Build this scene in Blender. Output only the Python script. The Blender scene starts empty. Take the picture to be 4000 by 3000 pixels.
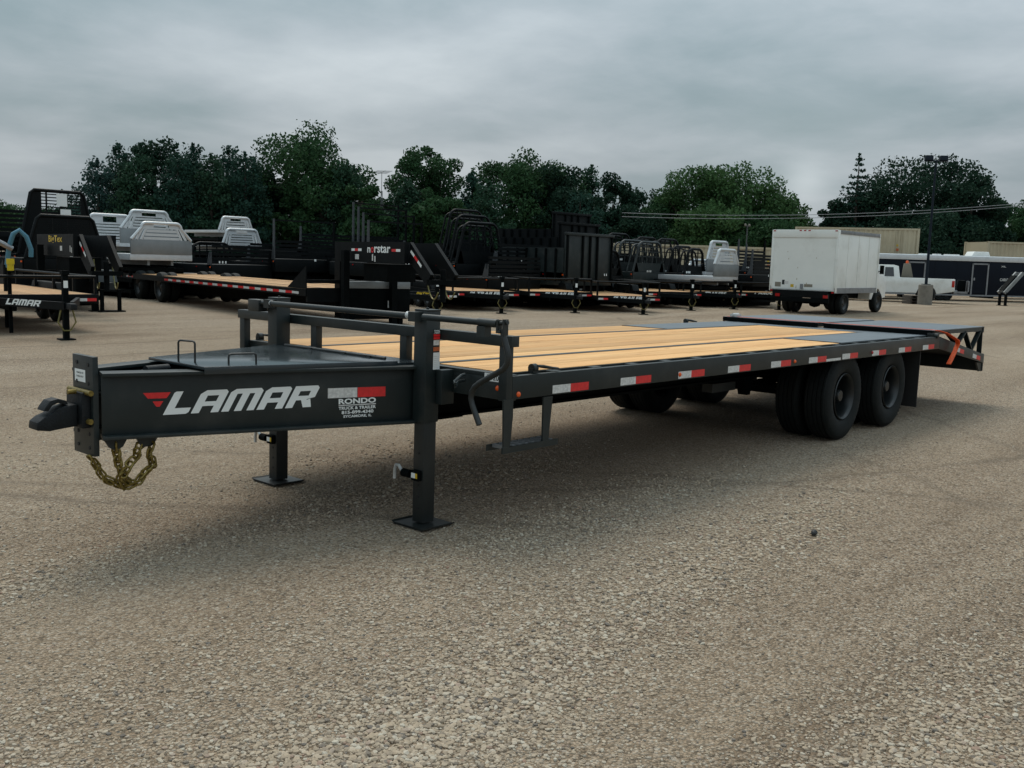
import bpy, bmesh, math, random
import numpy as np
from mathutils import Vector, Matrix, Euler
R = math.radians
rng = random.Random(7)
sc = bpy.context.scene
COL = sc.collection

# ---------------------------------------------------------------- camera
CAMP = Vector((-3.905, -4.799, 1.559))
YAW, PITCH, ROLL, FPX = -0.8398, -0.1280, 0.0283, 3763.6
cam_d = bpy.data.cameras.new('camera')
cam = bpy.data.objects.new('camera', cam_d); COL.objects.link(cam)
fwd = Vector((-math.sin(YAW)*math.cos(PITCH), math.cos(YAW)*math.cos(PITCH), math.sin(PITCH)))
rt0 = Vector((math.cos(YAW), math.sin(YAW), 0)); up0 = rt0.cross(fwd)
rt = rt0*math.cos(ROLL) + up0*math.sin(ROLL); up = up0*math.cos(ROLL) - rt0*math.sin(ROLL)
m = Matrix((rt, up, -fwd)).transposed().to_4x4(); m.translation = CAMP
cam.matrix_world = m
cam_d.sensor_fit = 'HORIZONTAL'; cam_d.sensor_width = 36.0; cam_d.lens = 36.0*FPX/4000.0
cam_d.clip_start = 0.05; cam_d.clip_end = 2500
sc.camera = cam

# ---------------------------------------------------------------- sky, sun, exposure
SUN_EL, SUN_AZ = 58.0, 62.0            # azimuth of the sun measured from +X towards +Y
world = bpy.data.worlds.new('World'); sc.world = world; world.use_nodes = True
nt = world.node_tree; nt.nodes.clear()
def N(nt, t, **kw):
    n = nt.nodes.new(t)
    for k, v in kw.items():
        if k.startswith('i_'):
            key = k[2:]
            n.inputs[int(key) if key.isdigit() else key.replace('_', ' ')].default_value = v
        else: setattr(n, k, v)
    return n
def math_(nt, op, a, b=None, clamp=False):
    n = nt.nodes.new('ShaderNodeMath'); n.operation = op; n.use_clamp = clamp
    for i, v in enumerate((a, b)):
        if v is None: continue
        if isinstance(v, (int, float)): n.inputs[i].default_value = v
        else: nt.links.new(v, n.inputs[i])
    return n.outputs[0]
def mixc(nt, fac, a, b, mode='MIX'):
    n = nt.nodes.new('ShaderNodeMix'); n.data_type = 'RGBA'; n.blend_type = mode
    for sock, v in ((n.inputs[0], fac), (n.inputs[6], a), (n.inputs[7], b)):
        if isinstance(v, (int, float)): sock.default_value = v
        elif isinstance(v, (tuple, list)): sock.default_value = (*v[:3], 1)
        else: nt.links.new(v, sock)
    return n.outputs[2]
def ramp(nt, fac, stops, interp='LINEAR'):
    n = nt.nodes.new('ShaderNodeValToRGB'); n.color_ramp.interpolation = interp
    e = n.color_ramp.elements
    while len(e) < len(stops): e.new(0.5)
    for i, (p, c) in enumerate(stops):
        e[i].position = p; e[i].color = (*c, 1) if len(c) == 3 else c
    nt.links.new(fac, n.inputs[0]); return n.outputs[0]
def noise(nt, vec, scale, detail=4, rough=.5, dist=0.0):
    n = nt.nodes.new('ShaderNodeTexNoise'); n.inputs['Scale'].default_value = scale
    n.inputs['Detail'].default_value = detail; n.inputs['Roughness'].default_value = rough; n.inputs['Distortion'].default_value = dist
    if vec is not None: nt.links.new(vec, n.inputs['Vector'])
    return n.outputs[0]
tc = N(nt, 'ShaderNodeTexCoord'); D = tc.outputs['Generated']
sep = N(nt, 'ShaderNodeSeparateXYZ'); nt.links.new(D, sep.inputs[0])
zc = math_(nt, 'MAXIMUM', sep.outputs[2], 0.0)
den = math_(nt, 'ADD', zc, 0.16)
cx = math_(nt, 'DIVIDE', sep.outputs[0], den); cy = math_(nt, 'DIVIDE', sep.outputs[1], den)
comb = N(nt, 'ShaderNodeCombineXYZ'); nt.links.new(cx, comb.inputs[0]); nt.links.new(cy, comb.inputs[1])
mp = N(nt, 'ShaderNodeMapping'); nt.links.new(comb.outputs[0], mp.inputs[0])
mp.inputs['Rotation'].default_value = (0, 0, R(38)); mp.inputs['Scale'].default_value = (1.0, 0.62, 1); mp.inputs['Location'].default_value = (0.9, 0.45, 0)
n1 = noise(nt, mp.outputs[0], 0.85, 4, .42, .15)
n2 = noise(nt, comb.outputs[0], 1.9, 6, .58, .2)
cl = math_(nt, 'ADD', math_(nt, 'MULTIPLY', n1, .76), math_(nt, 'MULTIPLY', n2, .24))
clouds = ramp(nt, cl, [(.33, (.090, .150, .168)), (.43, (.150, .203, .227)), (.52, (.242, .284, .312)), (.62, (.345, .385, .41))])
# an overcast sky is brighter towards the zenith; a little paler right at the horizon
hor = math_(nt, 'POWER', math_(nt, 'SUBTRACT', 1.0, zc), 9.0)
zen = math_(nt, 'ADD', 1.0, math_(nt, 'MULTIPLY', math_(nt, 'POWER', zc, 1.3), 2.9))
sk = mixc(nt, math_(nt, 'MULTIPLY', hor, .62), clouds, (.33, .355, .385))
vs = N(nt, 'ShaderNodeVectorMath', operation='SCALE'); nt.links.new(sk, vs.inputs[0]); nt.links.new(zen, vs.inputs['Scale'])
# thin place in the cloud low on the right
gd = N(nt, 'ShaderNodeVectorMath', operation='DOT_PRODUCT'); nt.links.new(D, gd.inputs[0])
GLOW = Vector((0.899, 0.430, 0.084)).normalized(); gd.inputs[1].default_value = GLOW
g1 = math_(nt, 'MULTIPLY', math_(nt, 'POWER', math_(nt, 'MAXIMUM', gd.outputs['Value'], 0.0), 4200.0), .15)
g2 = math_(nt, 'MULTIPLY', math_(nt, 'POWER', math_(nt, 'MAXIMUM', gd.outputs['Value'], 0.0), 160.0), .06)
gl = math_(nt, 'ADD', g1, g2)
va = N(nt, 'ShaderNodeVectorMath', operation='ADD'); nt.links.new(vs.outputs[0], va.inputs[0])
gc = N(nt, 'ShaderNodeCombineXYZ')
for i in range(3): nt.links.new(gl, gc.inputs[i])
nt.links.new(gc.outputs[0], va.inputs[1])
v10 = N(nt, 'ShaderNodeVectorMath', operation='SCALE'); nt.links.new(va.outputs[0], v10.inputs[0]); v10.inputs['Scale'].default_value = 10.0
nish = N(nt, 'ShaderNodeTexSky'); nish.sky_type = 'NISHITA'; nish.sun_disc = False
nish.sun_elevation = R(SUN_EL); nish.sun_rotation = R(90 - SUN_AZ); nish.air_density = 1.5; nish.dust_density = 4.0
fin = mixc(nt, .93, nish.outputs[0], v10.outputs[0])
bg = N(nt, 'ShaderNodeBackground'); nt.links.new(fin, bg.inputs[0]); bg.inputs[1].default_value = 0.1
wo = N(nt, 'ShaderNodeOutputWorld'); nt.links.new(bg.outputs[0], wo.inputs[0])
sd = bpy.data.lights.new('sun', 'SUN'); sd.energy = 1.5; sd.angle = R(35); sd.color = (1.0, .93, .82)
so = bpy.data.objects.new('sun', sd); COL.objects.link(so)
sdir = Vector((math.cos(R(SUN_EL))*math.cos(R(SUN_AZ)), math.cos(R(SUN_EL))*math.sin(R(SUN_AZ)), math.sin(R(SUN_EL))))
so.rotation_euler = sdir.to_track_quat('Z', 'Y').to_euler(); so.location = (0, 0, 30)
sc.view_settings.view_transform = 'Standard'; sc.view_settings.look = 'None'
sc.view_settings.gamma = 1.0; sc.view_settings.use_curve_mapping = False; sc.view_settings.exposure = 0.35
sc.render.engine = 'CYCLES'; sc.cycles.use_denoising = True; sc.cycles.max_bounces = 6

# ---------------------------------------------------------------- materials
def mat(name, color, rough=.5, metal=0.0, var=0.0, vscale=8.0, bump=0.0, bscale=60.0, dirt=None, dscale=2.0, spec=.5, coord='Object', coat=0.0):
    m = bpy.data.materials.new(name); m.use_nodes = True; nt = m.node_tree
    b = nt.nodes['Principled BSDF']; b.inputs['Roughness'].default_value = rough; b.inputs['Metallic'].default_value = metal
    b.inputs['Specular IOR Level'].default_value = spec; b.inputs['Coat Weight'].default_value = coat
    b.inputs['Base Color'].default_value = (*color, 1)
    tc = nt.nodes.new('ShaderNodeTexCoord'); v = tc.outputs[coord]
    c = None
    if var:
        n = noise(nt, v, vscale, 4, .6)
        lo = tuple(x*(1-var) for x in color); hi = tuple(min(1, x*(1+var)) for x in color)
        c = ramp(nt, n, [(.3, lo), (.7, hi)])
    if dirt:
        n = noise(nt, v, dscale, 6, .65)
        f = ramp(nt, n, [(.5, (0, 0, 0)), (.75, (1, 1, 1))])
        c = mixc(nt, math_(nt, 'MULTIPLY', f, .55), c if c else color, dirt)
    if c: nt.links.new(c, b.inputs['Base Color'])
    if rough < .75:
        rn = noise(nt, v, vscale*1.7, 3, .6)
        rr = math_(nt, 'ADD', rough-.08, math_(nt, 'MULTIPLY', rn, .16)); nt.links.new(rr, b.inputs['Roughness'])
    if bump:
        n = noise(nt, v, bscale, 3, .6); bn = nt.nodes.new('ShaderNodeBump'); bn.inputs['Strength'].default_value = bump
        bn.inputs['Distance'].default_value = .01; nt.links.new(n, bn.inputs['Height']); nt.links.new(bn.outputs[0], b.inputs['Normal'])
    return m
M = {}
M['paint'] = mat('dark_grey_paint', (.0105, .0165, .0168), .42, spec=.38, var=.18, vscale=3, bump=.06, bscale=180, dirt=(.040, .040, .037), dscale=3.0)
M['tool_paint'] = mat('toolbox_paint', (.022, .030, .034), .17, var=.15, vscale=2, dirt=(.045, .048, .048), dscale=1.5)
M['jack'] = mat('jack_paint', (.010, .013, .0125), .45, var=.2, vscale=6, dirt=(.028, .027, .024))
M['black'] = mat('black_paint', (.0022, .0036, .0042), .5, var=.3, vscale=5, spec=.12)
M['blackmatt'] = mat('dull_black_steel', (.0024, .0036, .0038), .7, var=.3, vscale=5, spec=.06)
M['iron'] = mat('cast_iron', (.006, .008, .0095), .55, spec=.25, var=.3, vscale=30, bump=.3, bscale=90)
M['rubber'] = mat('tyre_rubber', (.0045, .0065, .0065), .75, spec=.25, var=.25, vscale=20, dirt=(.014, .0135, .012), dscale=9)
M['flap'] = mat('rubber_flap', (.010, .010, .010), .6)
M['rim'] = mat('dark_rim_steel', (.007, .009, .0095), .38, var=.2)
M['chrome'] = mat('zinc_plate', (.55, .56, .55), .35, .35, var=.15, vscale=30)
M['gold'] = mat('yellow_zinc_chain', (.20, .145, .035), .42, .6, var=.45, vscale=60)
M['goldfar'] = mat('yellow_zinc_far', (.16, .14, .045), .5, .4, var=.3, vscale=20)
M['alu'] = mat('aluminium', (.56, .58, .59), .42, .35, var=.12, vscale=2, dirt=(.25, .26, .26))
M['alu_dark'] = mat('aluminium_plate', (.20, .215, .22), .45, .35, var=.15, vscale=2)
M['galv'] = mat('galvanised', (.22, .23, .24), .45, .6, var=.2, vscale=4)
M['rust'] = mat('rust_stain', (.30, .22, .12), .7, var=.4, vscale=30)
M['arm'] = mat('grey_arm_paint', (.035, .04, .045), .5)
M['white'] = mat('white_paint', (.74, .75, .72), .35, var=.04, vscale=2, dirt=(.42, .40, .34), dscale=1.2)
M['truckwhite'] = mat('white_fibreglass', (.74, .75, .71), .4, var=.04, vscale=1.5, dirt=(.46, .44, .38), dscale=.9)
M['whitedecal'] = mat('white_decal', (.74, .76, .74), .5)
M['silverdecal'] = mat('silver_reflector', (.56, .56, .54), .35, var=.25, vscale=55)
M['reddecal'] = mat('red_reflector', (.62, .018, .02), .35, var=.15, vscale=40)
M['orangedecal'] = mat('orange_decal', (.42, .09, .02), .5)
M['yellowdecal'] = mat('yellow_decal', (.55, .36, .01), .5)
M['bluedecal'] = mat('blue_decal', (.06, .09, .25), .5)
M['amber'] = mat('amber_lens', (.75, .10, .01), .2)
M['redlens'] = mat('red_lens', (.35, .01, .01), .2)
M['strap'] = mat('orange_strap', (.72, .085, .01), .6, var=.2, vscale=30)
M['hose'] = mat('blue_hose', (.05, .17, .24), .5)
M['yellowplastic'] = mat('yellow_plastic', (.55, .40, .0), .45)
M['tan'] = mat('tan_container', (.42, .36, .245), .6, var=.06, vscale=1, dirt=(.30, .24, .15), dscale=.8)
M['navy'] = mat('navy_trailer_skin', (.004, .007, .013), .35, spec=.12, var=.15, vscale=.8)
M['glass'] = mat('window_glass', (.03, .035, .038), .06)
M['concrete'] = mat('concrete', (.17, .155, .13), .85, var=.2, vscale=5, bump=.4, bscale=20)
M['pole'] = mat('painted_pole', (.012, .018, .026), .6, spec=.1)
M['wire'] = mat('wire', (.05, .055, .06), .5)
M['bark'] = mat('bark', (.055, .045, .036), .9, var=.3, vscale=4, bump=.6, bscale=14)
M['maroon'] = mat('maroon_paint', (.06, .018, .02), .3)
M['tail'] = mat('tail_lamp', (.40, .02, .01), .2)
M['tan_seat'] = mat('grey_tan_board', (.20, .18, .14), .7, var=.1)

def wood_mat(name, base, seed):
    m = bpy.data.materials.new(name); m.use_nodes = True; nt = m.node_tree; b = nt.nodes['Principled BSDF']
    b.inputs['Roughness'].default_value = .68; b.inputs['Specular IOR Level'].default_value = .25
    tc = nt.nodes.new('ShaderNodeTexCoord'); oi = nt.nodes.new('ShaderNodeObjectInfo')
    mp = nt.nodes.new('ShaderNodeMapping'); mp.inputs['Scale'].default_value = (.35, 11, 11); nt.links.new(tc.outputs['Object'], mp.inputs[0])
    off = nt.nodes.new('ShaderNodeCombineXYZ'); nt.links.new(math_(nt, 'MULTIPLY', oi.outputs['Random'], 37.0), off.inputs[0]); nt.links.new(math_(nt, 'MULTIPLY', oi.outputs['Random'], 17.0), off.inputs[2])
    nt.links.new(off.outputs[0], mp.inputs['Location'])
    g = noise(nt, mp.outputs[0], 2.2, 8, .66, 1.4)
    mp2 = nt.nodes.new('ShaderNodeMapping'); mp2.inputs['Scale'].default_value = (1.1, 3.0, 3.0); nt.links.new(tc.outputs['Object'], mp2.inputs[0]); nt.links.new(off.outputs[0], mp2.inputs['Location'])
    vo = nt.nodes.new('ShaderNodeTexVoronoi'); vo.inputs['Scale'].default_value = 1.9; nt.links.new(mp2.outputs[0], vo.inputs['Vector'])
    knot = ramp(nt, vo.outputs['Distance'], [(.045, (1, 1, 1)), (.10, (0, 0, 0))])
    c = ramp(nt, g, [(.34, (base[0]*.50, base[1]*.40, base[2]*.30)), (.44, (base[0]*.84, base[1]*.76, base[2]*.66)), (.53, base), (.70, tuple(x*1.16 for x in base))])
    lf = noise(nt, mp2.outputs[0], .6, 3, .5)
    c = mixc(nt, ramp(nt, lf, [(.35, (0, 0, 0)), (.75, (.5, .5, .5))]), c, (base[0]*1.04, base[1]*.86, base[2]*.72))
    c = mixc(nt, math_(nt, 'MULTIPLY', knot, .6), c, (base[0]*.35, base[1]*.25, base[2]*.18))
    k = math_(nt, 'ADD', .78, math_(nt, 'MULTIPLY', oi.outputs['Random'], .40))
    sc_ = nt.nodes.new('ShaderNodeVectorMath'); sc_.operation = 'SCALE'; nt.links.new(c, sc_.inputs[0]); nt.links.new(k, sc_.inputs['Scale'])
    nt.links.new(sc_.outputs[0], b.inputs['Base Color'])
    bn = nt.nodes.new('ShaderNodeBump'); bn.inputs['Strength'].default_value = .25; bn.inputs['Distance'].default_value = .003
    nt.links.new(g, bn.inputs['Height']); nt.links.new(bn.outputs[0], b.inputs['Normal'])
    return m
M['wood'] = wood_mat('fresh_pine', (.62, .37, .16), 1)
M['woodfar'] = wood_mat('weathered_pine', (.43, .26, .125), 2)

def tread_mat():
    m = mat('treadplate_paint', (.085, .105, .122), .40, var=.12, vscale=3); nt = m.node_tree; b = nt.nodes['Principled BSDF']
    tc = nt.nodes.new('ShaderNodeTexCoord'); vo = nt.nodes.new('ShaderNodeTexVoronoi'); vo.inputs['Scale'].default_value = 38
    nt.links.new(tc.outputs['Object'], vo.inputs['Vector'])
    bn = nt.nodes.new('ShaderNodeBump'); bn.inputs['Strength'].default_value = .5; bn.inputs['Distance'].default_value = .003
    nt.links.new(vo.outputs['Distance'], bn.inputs['Height']); nt.links.new(bn.outputs[0], b.inputs['Normal']); return m
M['tread'] = tread_mat()

def leaf_mat(name, dark, light, rough=.6):
    m = bpy.data.materials.new(name); m.use_nodes = True; nt = m.node_tree; b = nt.nodes['Principled BSDF']
    b.inputs['Roughness'].default_value = rough; b.inputs['Specular IOR Level'].default_value = .04
    a = nt.nodes.new('ShaderNodeAttribute'); a.attribute_name = 'tint'
    c = mixc(nt, a.outputs['Fac'], dark, light); nt.links.new(c, b.inputs['Base Color'])
    tr = nt.nodes.new('ShaderNodeBsdfTranslucent'); nt.links.new(c, tr.inputs[0])
    mx = nt.nodes.new('ShaderNodeMixShader'); mx.inputs[0].default_value = .22
    nt.links.new(b.outputs[0], mx.inputs[1]); nt.links.new(tr.outputs[0], mx.inputs[2])
    nt.links.new(mx.outputs[0], nt.nodes['Material Output'].inputs[0]); return m
M['leaf'] = leaf_mat('maple_leaf', (.022, .056, .024), (.036, .080, .034))
M['leafdark'] = leaf_mat('dark_leaf', (.013, .034, .022), (.022, .048, .030))
M['leaflight'] = leaf_mat('light_leaf', (.038, .086, .032), (.062, .122, .046))
M['needle'] = leaf_mat('spruce_needles', (.016, .044, .032), (.025, .060, .044))
M['needlelight'] = leaf_mat('pine_needles', (.019, .048, .030), (.030, .068, .040))
M['bluespruce'] = leaf_mat('blue_spruce', (.020, .048, .042), (.030, .064, .056))

# ---------------------------------------------------------------- mesh builder
class MB:
    def __init__(s): s.v = []; s.f = []; s.sm = []
    def add(s, vs, fs, smooth=False):
        n = len(s.v); s.v += [tuple(x) for x in vs]; s.f += [tuple(i+n for i in f) for f in fs]; s.sm += [smooth]*len(fs); return s
    def box(s, x0, x1, y0, y1, z0, z1, M4=None):
        vs = [Vector((x, y, z)) for x in (x0, x1) for y in (y0, y1) for z in (z0, z1)]
        if M4 is not None: vs = [M4 @ v for v in vs]
        return s.add(vs, [(0, 1, 3, 2), (4, 6, 7, 5), (0, 4, 5, 1), (2, 3, 7, 6), (0, 2, 6, 4), (1, 5, 7, 3)])
    def bar(s, p0, p1, w, h, upv=(0, 0, 1)):
        p0, p1 = Vector(p0), Vector(p1); d = p1-p0; L = d.length; d.normalize(); u = Vector(upv)
        a = u.cross(d)
        if a.length < 1e-4: a = Vector((0, 1, 0)).cross(d)
        a.normalize(); b = d.cross(a)
        vs = [p + a*i*w/2 + b*j*h/2 for p in (p0, p1) for i in (-1, 1) for j in (-1, 1)]
        return s.add(vs, [(0, 1, 3, 2), (4, 6, 7, 5), (0, 4, 5, 1), (2, 3, 7, 6), (0, 2, 6, 4), (1, 5, 7, 3)])
    def prism(s, poly, axis, a, b):
        # poly in the two remaining axes; axis 'x','y','z'
        def P(u, v, w): return {'x': (w, u, v), 'y': (u, w, v), 'z': (u, v, w)}[axis]
        n = len(poly); vs = [P(u, v, a) for u, v in poly] + [P(u, v, b) for u, v in poly]
        fs = [tuple(range(n))[::-1], tuple(range(n, 2*n))] + [(i, (i+1) % n, n+(i+1) % n, n+i) for i in range(n)]
        return s.add(vs, fs)
    def tube(s, pts, r, seg=8, cap=True, rs=None):
        pts = [Vector(p) for p in pts]; n = len(pts); vs = []; prev = None
        for i, p in enumerate(pts):
            t = (pts[min(i+1, n-1)]-pts[max(i-1, 0)]).normalized()
            if prev is None:
                a = Vector((0, 0, 1)).cross(t)
                if a.length < 1e-3: a = Vector((1, 0, 0)).cross(t)
            else: a = prev - t*prev.dot(t)
            a.normalize(); prev = a; b = t.cross(a); rr = rs[i] if rs else r
            vs += [p + (a*math.cos(2*math.pi*k/seg) + b*math.sin(2*math.pi*k/seg))*rr for k in range(seg)]
        fs = [(i*seg+k, i*seg+(k+1) % seg, (i+1)*seg+(k+1) % seg, (i+1)*seg+k) for i in range(n-1) for k in range(seg)]
        s.add(vs, fs, True)
        if cap: s.add(vs[:seg], [tuple(range(seg))[::-1]]); s.add(vs[-seg:], [tuple(range(seg))])
        return s
    def lathe(s, prof, seg=32, M4=None, closed=False):
        # profile of (radius, y): revolved about the y axis
        vs = []
        for r, y in prof:
            for k in range(seg):
                a = 2*math.pi*k/seg; v = Vector((r*math.cos(a), y, r*math.sin(a)))
                vs.append(M4 @ v if M4 is not None else v)
        n = len(prof); rngn = n if closed else n-1
        fs = [(i*seg+k, i*seg+(k+1) % seg, ((i+1) % n)*seg+(k+1) % seg, ((i+1) % n)*seg+k) for i in range(rngn) for k in range(seg)]
        return s.add(vs, fs, True)
    def cyl(s, p0, p1, r, seg=12): return s.tube([p0, p1], r, seg)
    def mesh(s, name, mt, bevel=0, smooth_angle=35):
        me = bpy.data.meshes.new(name); me.from_pydata(s.v, [], s.f)
        bm = bmesh.new(); bm.from_mesh(me)
        if any(s.sm): bmesh.ops.remove_doubles(bm, verts=bm.verts, dist=1e-5)
        bmesh.ops.recalc_face_normals(bm, faces=bm.faces)
        if bevel:
            es = [e for e in bm.edges if len(e.link_faces) == 2 and e.calc_face_angle(0) > R(25)]
            bmesh.ops.bevel(bm, geom=es, offset=bevel, segments=2, affect='EDGES', profile=.6)
        ca = R(smooth_angle)
        if any(s.sm) or bevel:
            for f in bm.faces: f.smooth = True
            for e in bm.edges:
                if len(e.link_faces) == 2 and e.calc_face_angle(0) > ca: e.smooth = False
        bm.to_mesh(me); bm.free()
        for x in (mt if isinstance(mt, (list, tuple)) else [mt]): me.materials.append(M[x] if isinstance(x, str) else x)
        return me
    def build(s, name, mt, parent=None, bevel=0, loc=None, label=None):
        return link(name, s.mesh(name, mt, bevel), parent, loc, label)
def link(name, me, parent=None, loc=None, label=None, M4=None):
    o = bpy.data.objects.new(name, me); COL.objects.link(o)
    if parent is not None: o.parent = parent
    if M4 is not None: o.matrix_local = M4
    if loc is not None: o.location = loc
    if label: o['label'] = label
    return o
def thing(name, label, cat, loc=(0, 0, 0), rz=0.0, group=None):
    o = bpy.data.objects.new(name, None); COL.objects.link(o); o.empty_display_size = .2
    o.location = loc; o.rotation_euler = (0, 0, rz); o['label'] = label; o['category'] = cat
    if group: o['group'] = group
    return o
def tag(o, label, cat, group=None):
    o['label'] = label; o['category'] = cat
    if group: o['group'] = group
    return o
KIDS = {}
def copy_tree(o, loc, rz, label, group=None, scale=None):
    def rec(src, parent):
        c = src.copy(); COL.objects.link(c); c.parent = parent; c.matrix_parent_inverse = src.matrix_parent_inverse
        for ch in list(src.children): rec(ch, c)
        return c
    r = rec(o, None); r.location = loc; r.rotation_euler = (0, 0, rz); r['label'] = label
    if group: r['group'] = group
    if scale: r.scale = scale
    return r
def at(px, d, z=0.0):
    """ground point that lies d metres away along the view axis under bearing px"""
    f = Vector((-math.sin(YAW), math.cos(YAW), 0)); r = Vector((math.cos(YAW), math.sin(YAW), 0))
    p = CAMP + f*d + r*(d*(px-1106)/2081.0); return Vector((p.x, p.y, z))

# ---- lettering
LET = {}
def _rect(a, b, c, d): return [(a, c), (b, c), (b, d), (a, d)]
LET['L'] = ([[(0, 0), (.28, 0), (.28, 1), (.05, 1), (0, .95)], [(.28, 0), (.75, 0), (.82, .07), (.82, .27), (.28, .27)]], .92)
LET['A'] = ([[(0, 0), (.27, 0), (.27, 1), (.16, 1), (0, .84)], [(.66, 0), (.93, 0), (.93, .9), (.83, 1), (.66, 1)], _rect(.27, .66, .76, 1), _rect(.27, .66, .30, .50)], 1.03)
LET['M'] = ([[(0, 0), (.26, 0), (.26, 1), (.14, 1), (0, .86)], _rect(.44, .70, 0, 1), [(.88, 0), (1.14, 0), (1.14, .88), (1.02, 1), (.88, 1)], _rect(.26, .44, .78, 1), _rect(.70, .88, .78, 1)], 1.24)
LET['R'] = ([[(0, 0), (.27, 0), (.27, 1), (0, 1)], [(.66, .38), (.93, .46), (.93, .9), (.83, 1), (.66, 1)], _rect(.27, .66, .76, 1), _rect(.27, .66, .34, .54), [(.46, .34), (.66, .34), (.78, .40), (.97, 0), (.66, 0)]], 1.05)
def logo_mesh(h, width, shear=.42, mt='whitedecal'):
    """block lettering LAMAR in the xz plane, origin at lower left"""
    mb = MB(); x = 0; total = sum(LET[c][1] for c in 'LAMAR') - .1 + shear; k = width/total
    for c in 'LAMAR':
        for poly in LET[c][0]:
            pts = [((x+u+shear*v)*k, 0, v*h) for u, v in poly]; mb.add(pts, [tuple(range(len(pts)))])
        x += LET[c][1]
    return mb.mesh('lettering', mt)
_tc = {}
def text_mesh(s, w, h, mt='whitedecal', bold=.02, shear=0.0):
    """built-in font text scaled into a w by h rectangle of the xz plane, origin at lower left"""
    key = (s, w, h, mt, bold, shear)
    if key in _tc: return _tc[key]
    cu = bpy.data.curves.new('t', 'FONT'); cu.body = s; cu.offset = bold; cu.shear = shear; cu.resolution_u = 3
    ob = bpy.data.objects.new('t', cu); COL.objects.link(ob)
    dg = bpy.context.evaluated_depsgraph_get(); me = bpy.data.meshes.new_from_object(ob.evaluated_get(dg)); bpy.data.objects.remove(ob); bpy.data.curves.remove(cu)
    co = np.empty(len(me.vertices)*3); me.vertices.foreach_get('co', co); co = co.reshape(-1, 3)
    mn, mx = co.min(0), co.max(0); out = np.zeros_like(co)
    out[:, 0] = (co[:, 0]-mn[0])/(mx[0]-mn[0])*w; out[:, 2] = (co[:, 1]-mn[1])/(mx[1]-mn[1])*h
    me.vertices.foreach_set('co', out.ravel()); me.materials.clear(); me.materials.append(M[mt]); me.update()
    _tc[key] = me; return me
def onface(p, xdir, ydir=(0, 0, 1)):
    """matrix that puts an xz-plane decal at p with its x along xdir, up along ydir"""
    x = Vector(xdir).normalized(); z = Vector(ydir).normalized(); z = (z-x*z.dot(x)).normalized(); y = z.cross(x)
    m = Matrix((x, y, z)).transposed().to_4x4(); m.translation = Vector(p); return m
def quad_decal(name, parent, p, xdir, w, h, mt, ydir=(0, 0, 1)):
    me = MB().add([(0, 0, 0), (w, 0, 0), (w, 0, h), (0, 0, h)], [(0, 1, 2, 3)]).mesh(name, mt)
    return link(name, me, parent, M4=onface(p, xdir, ydir))
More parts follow.
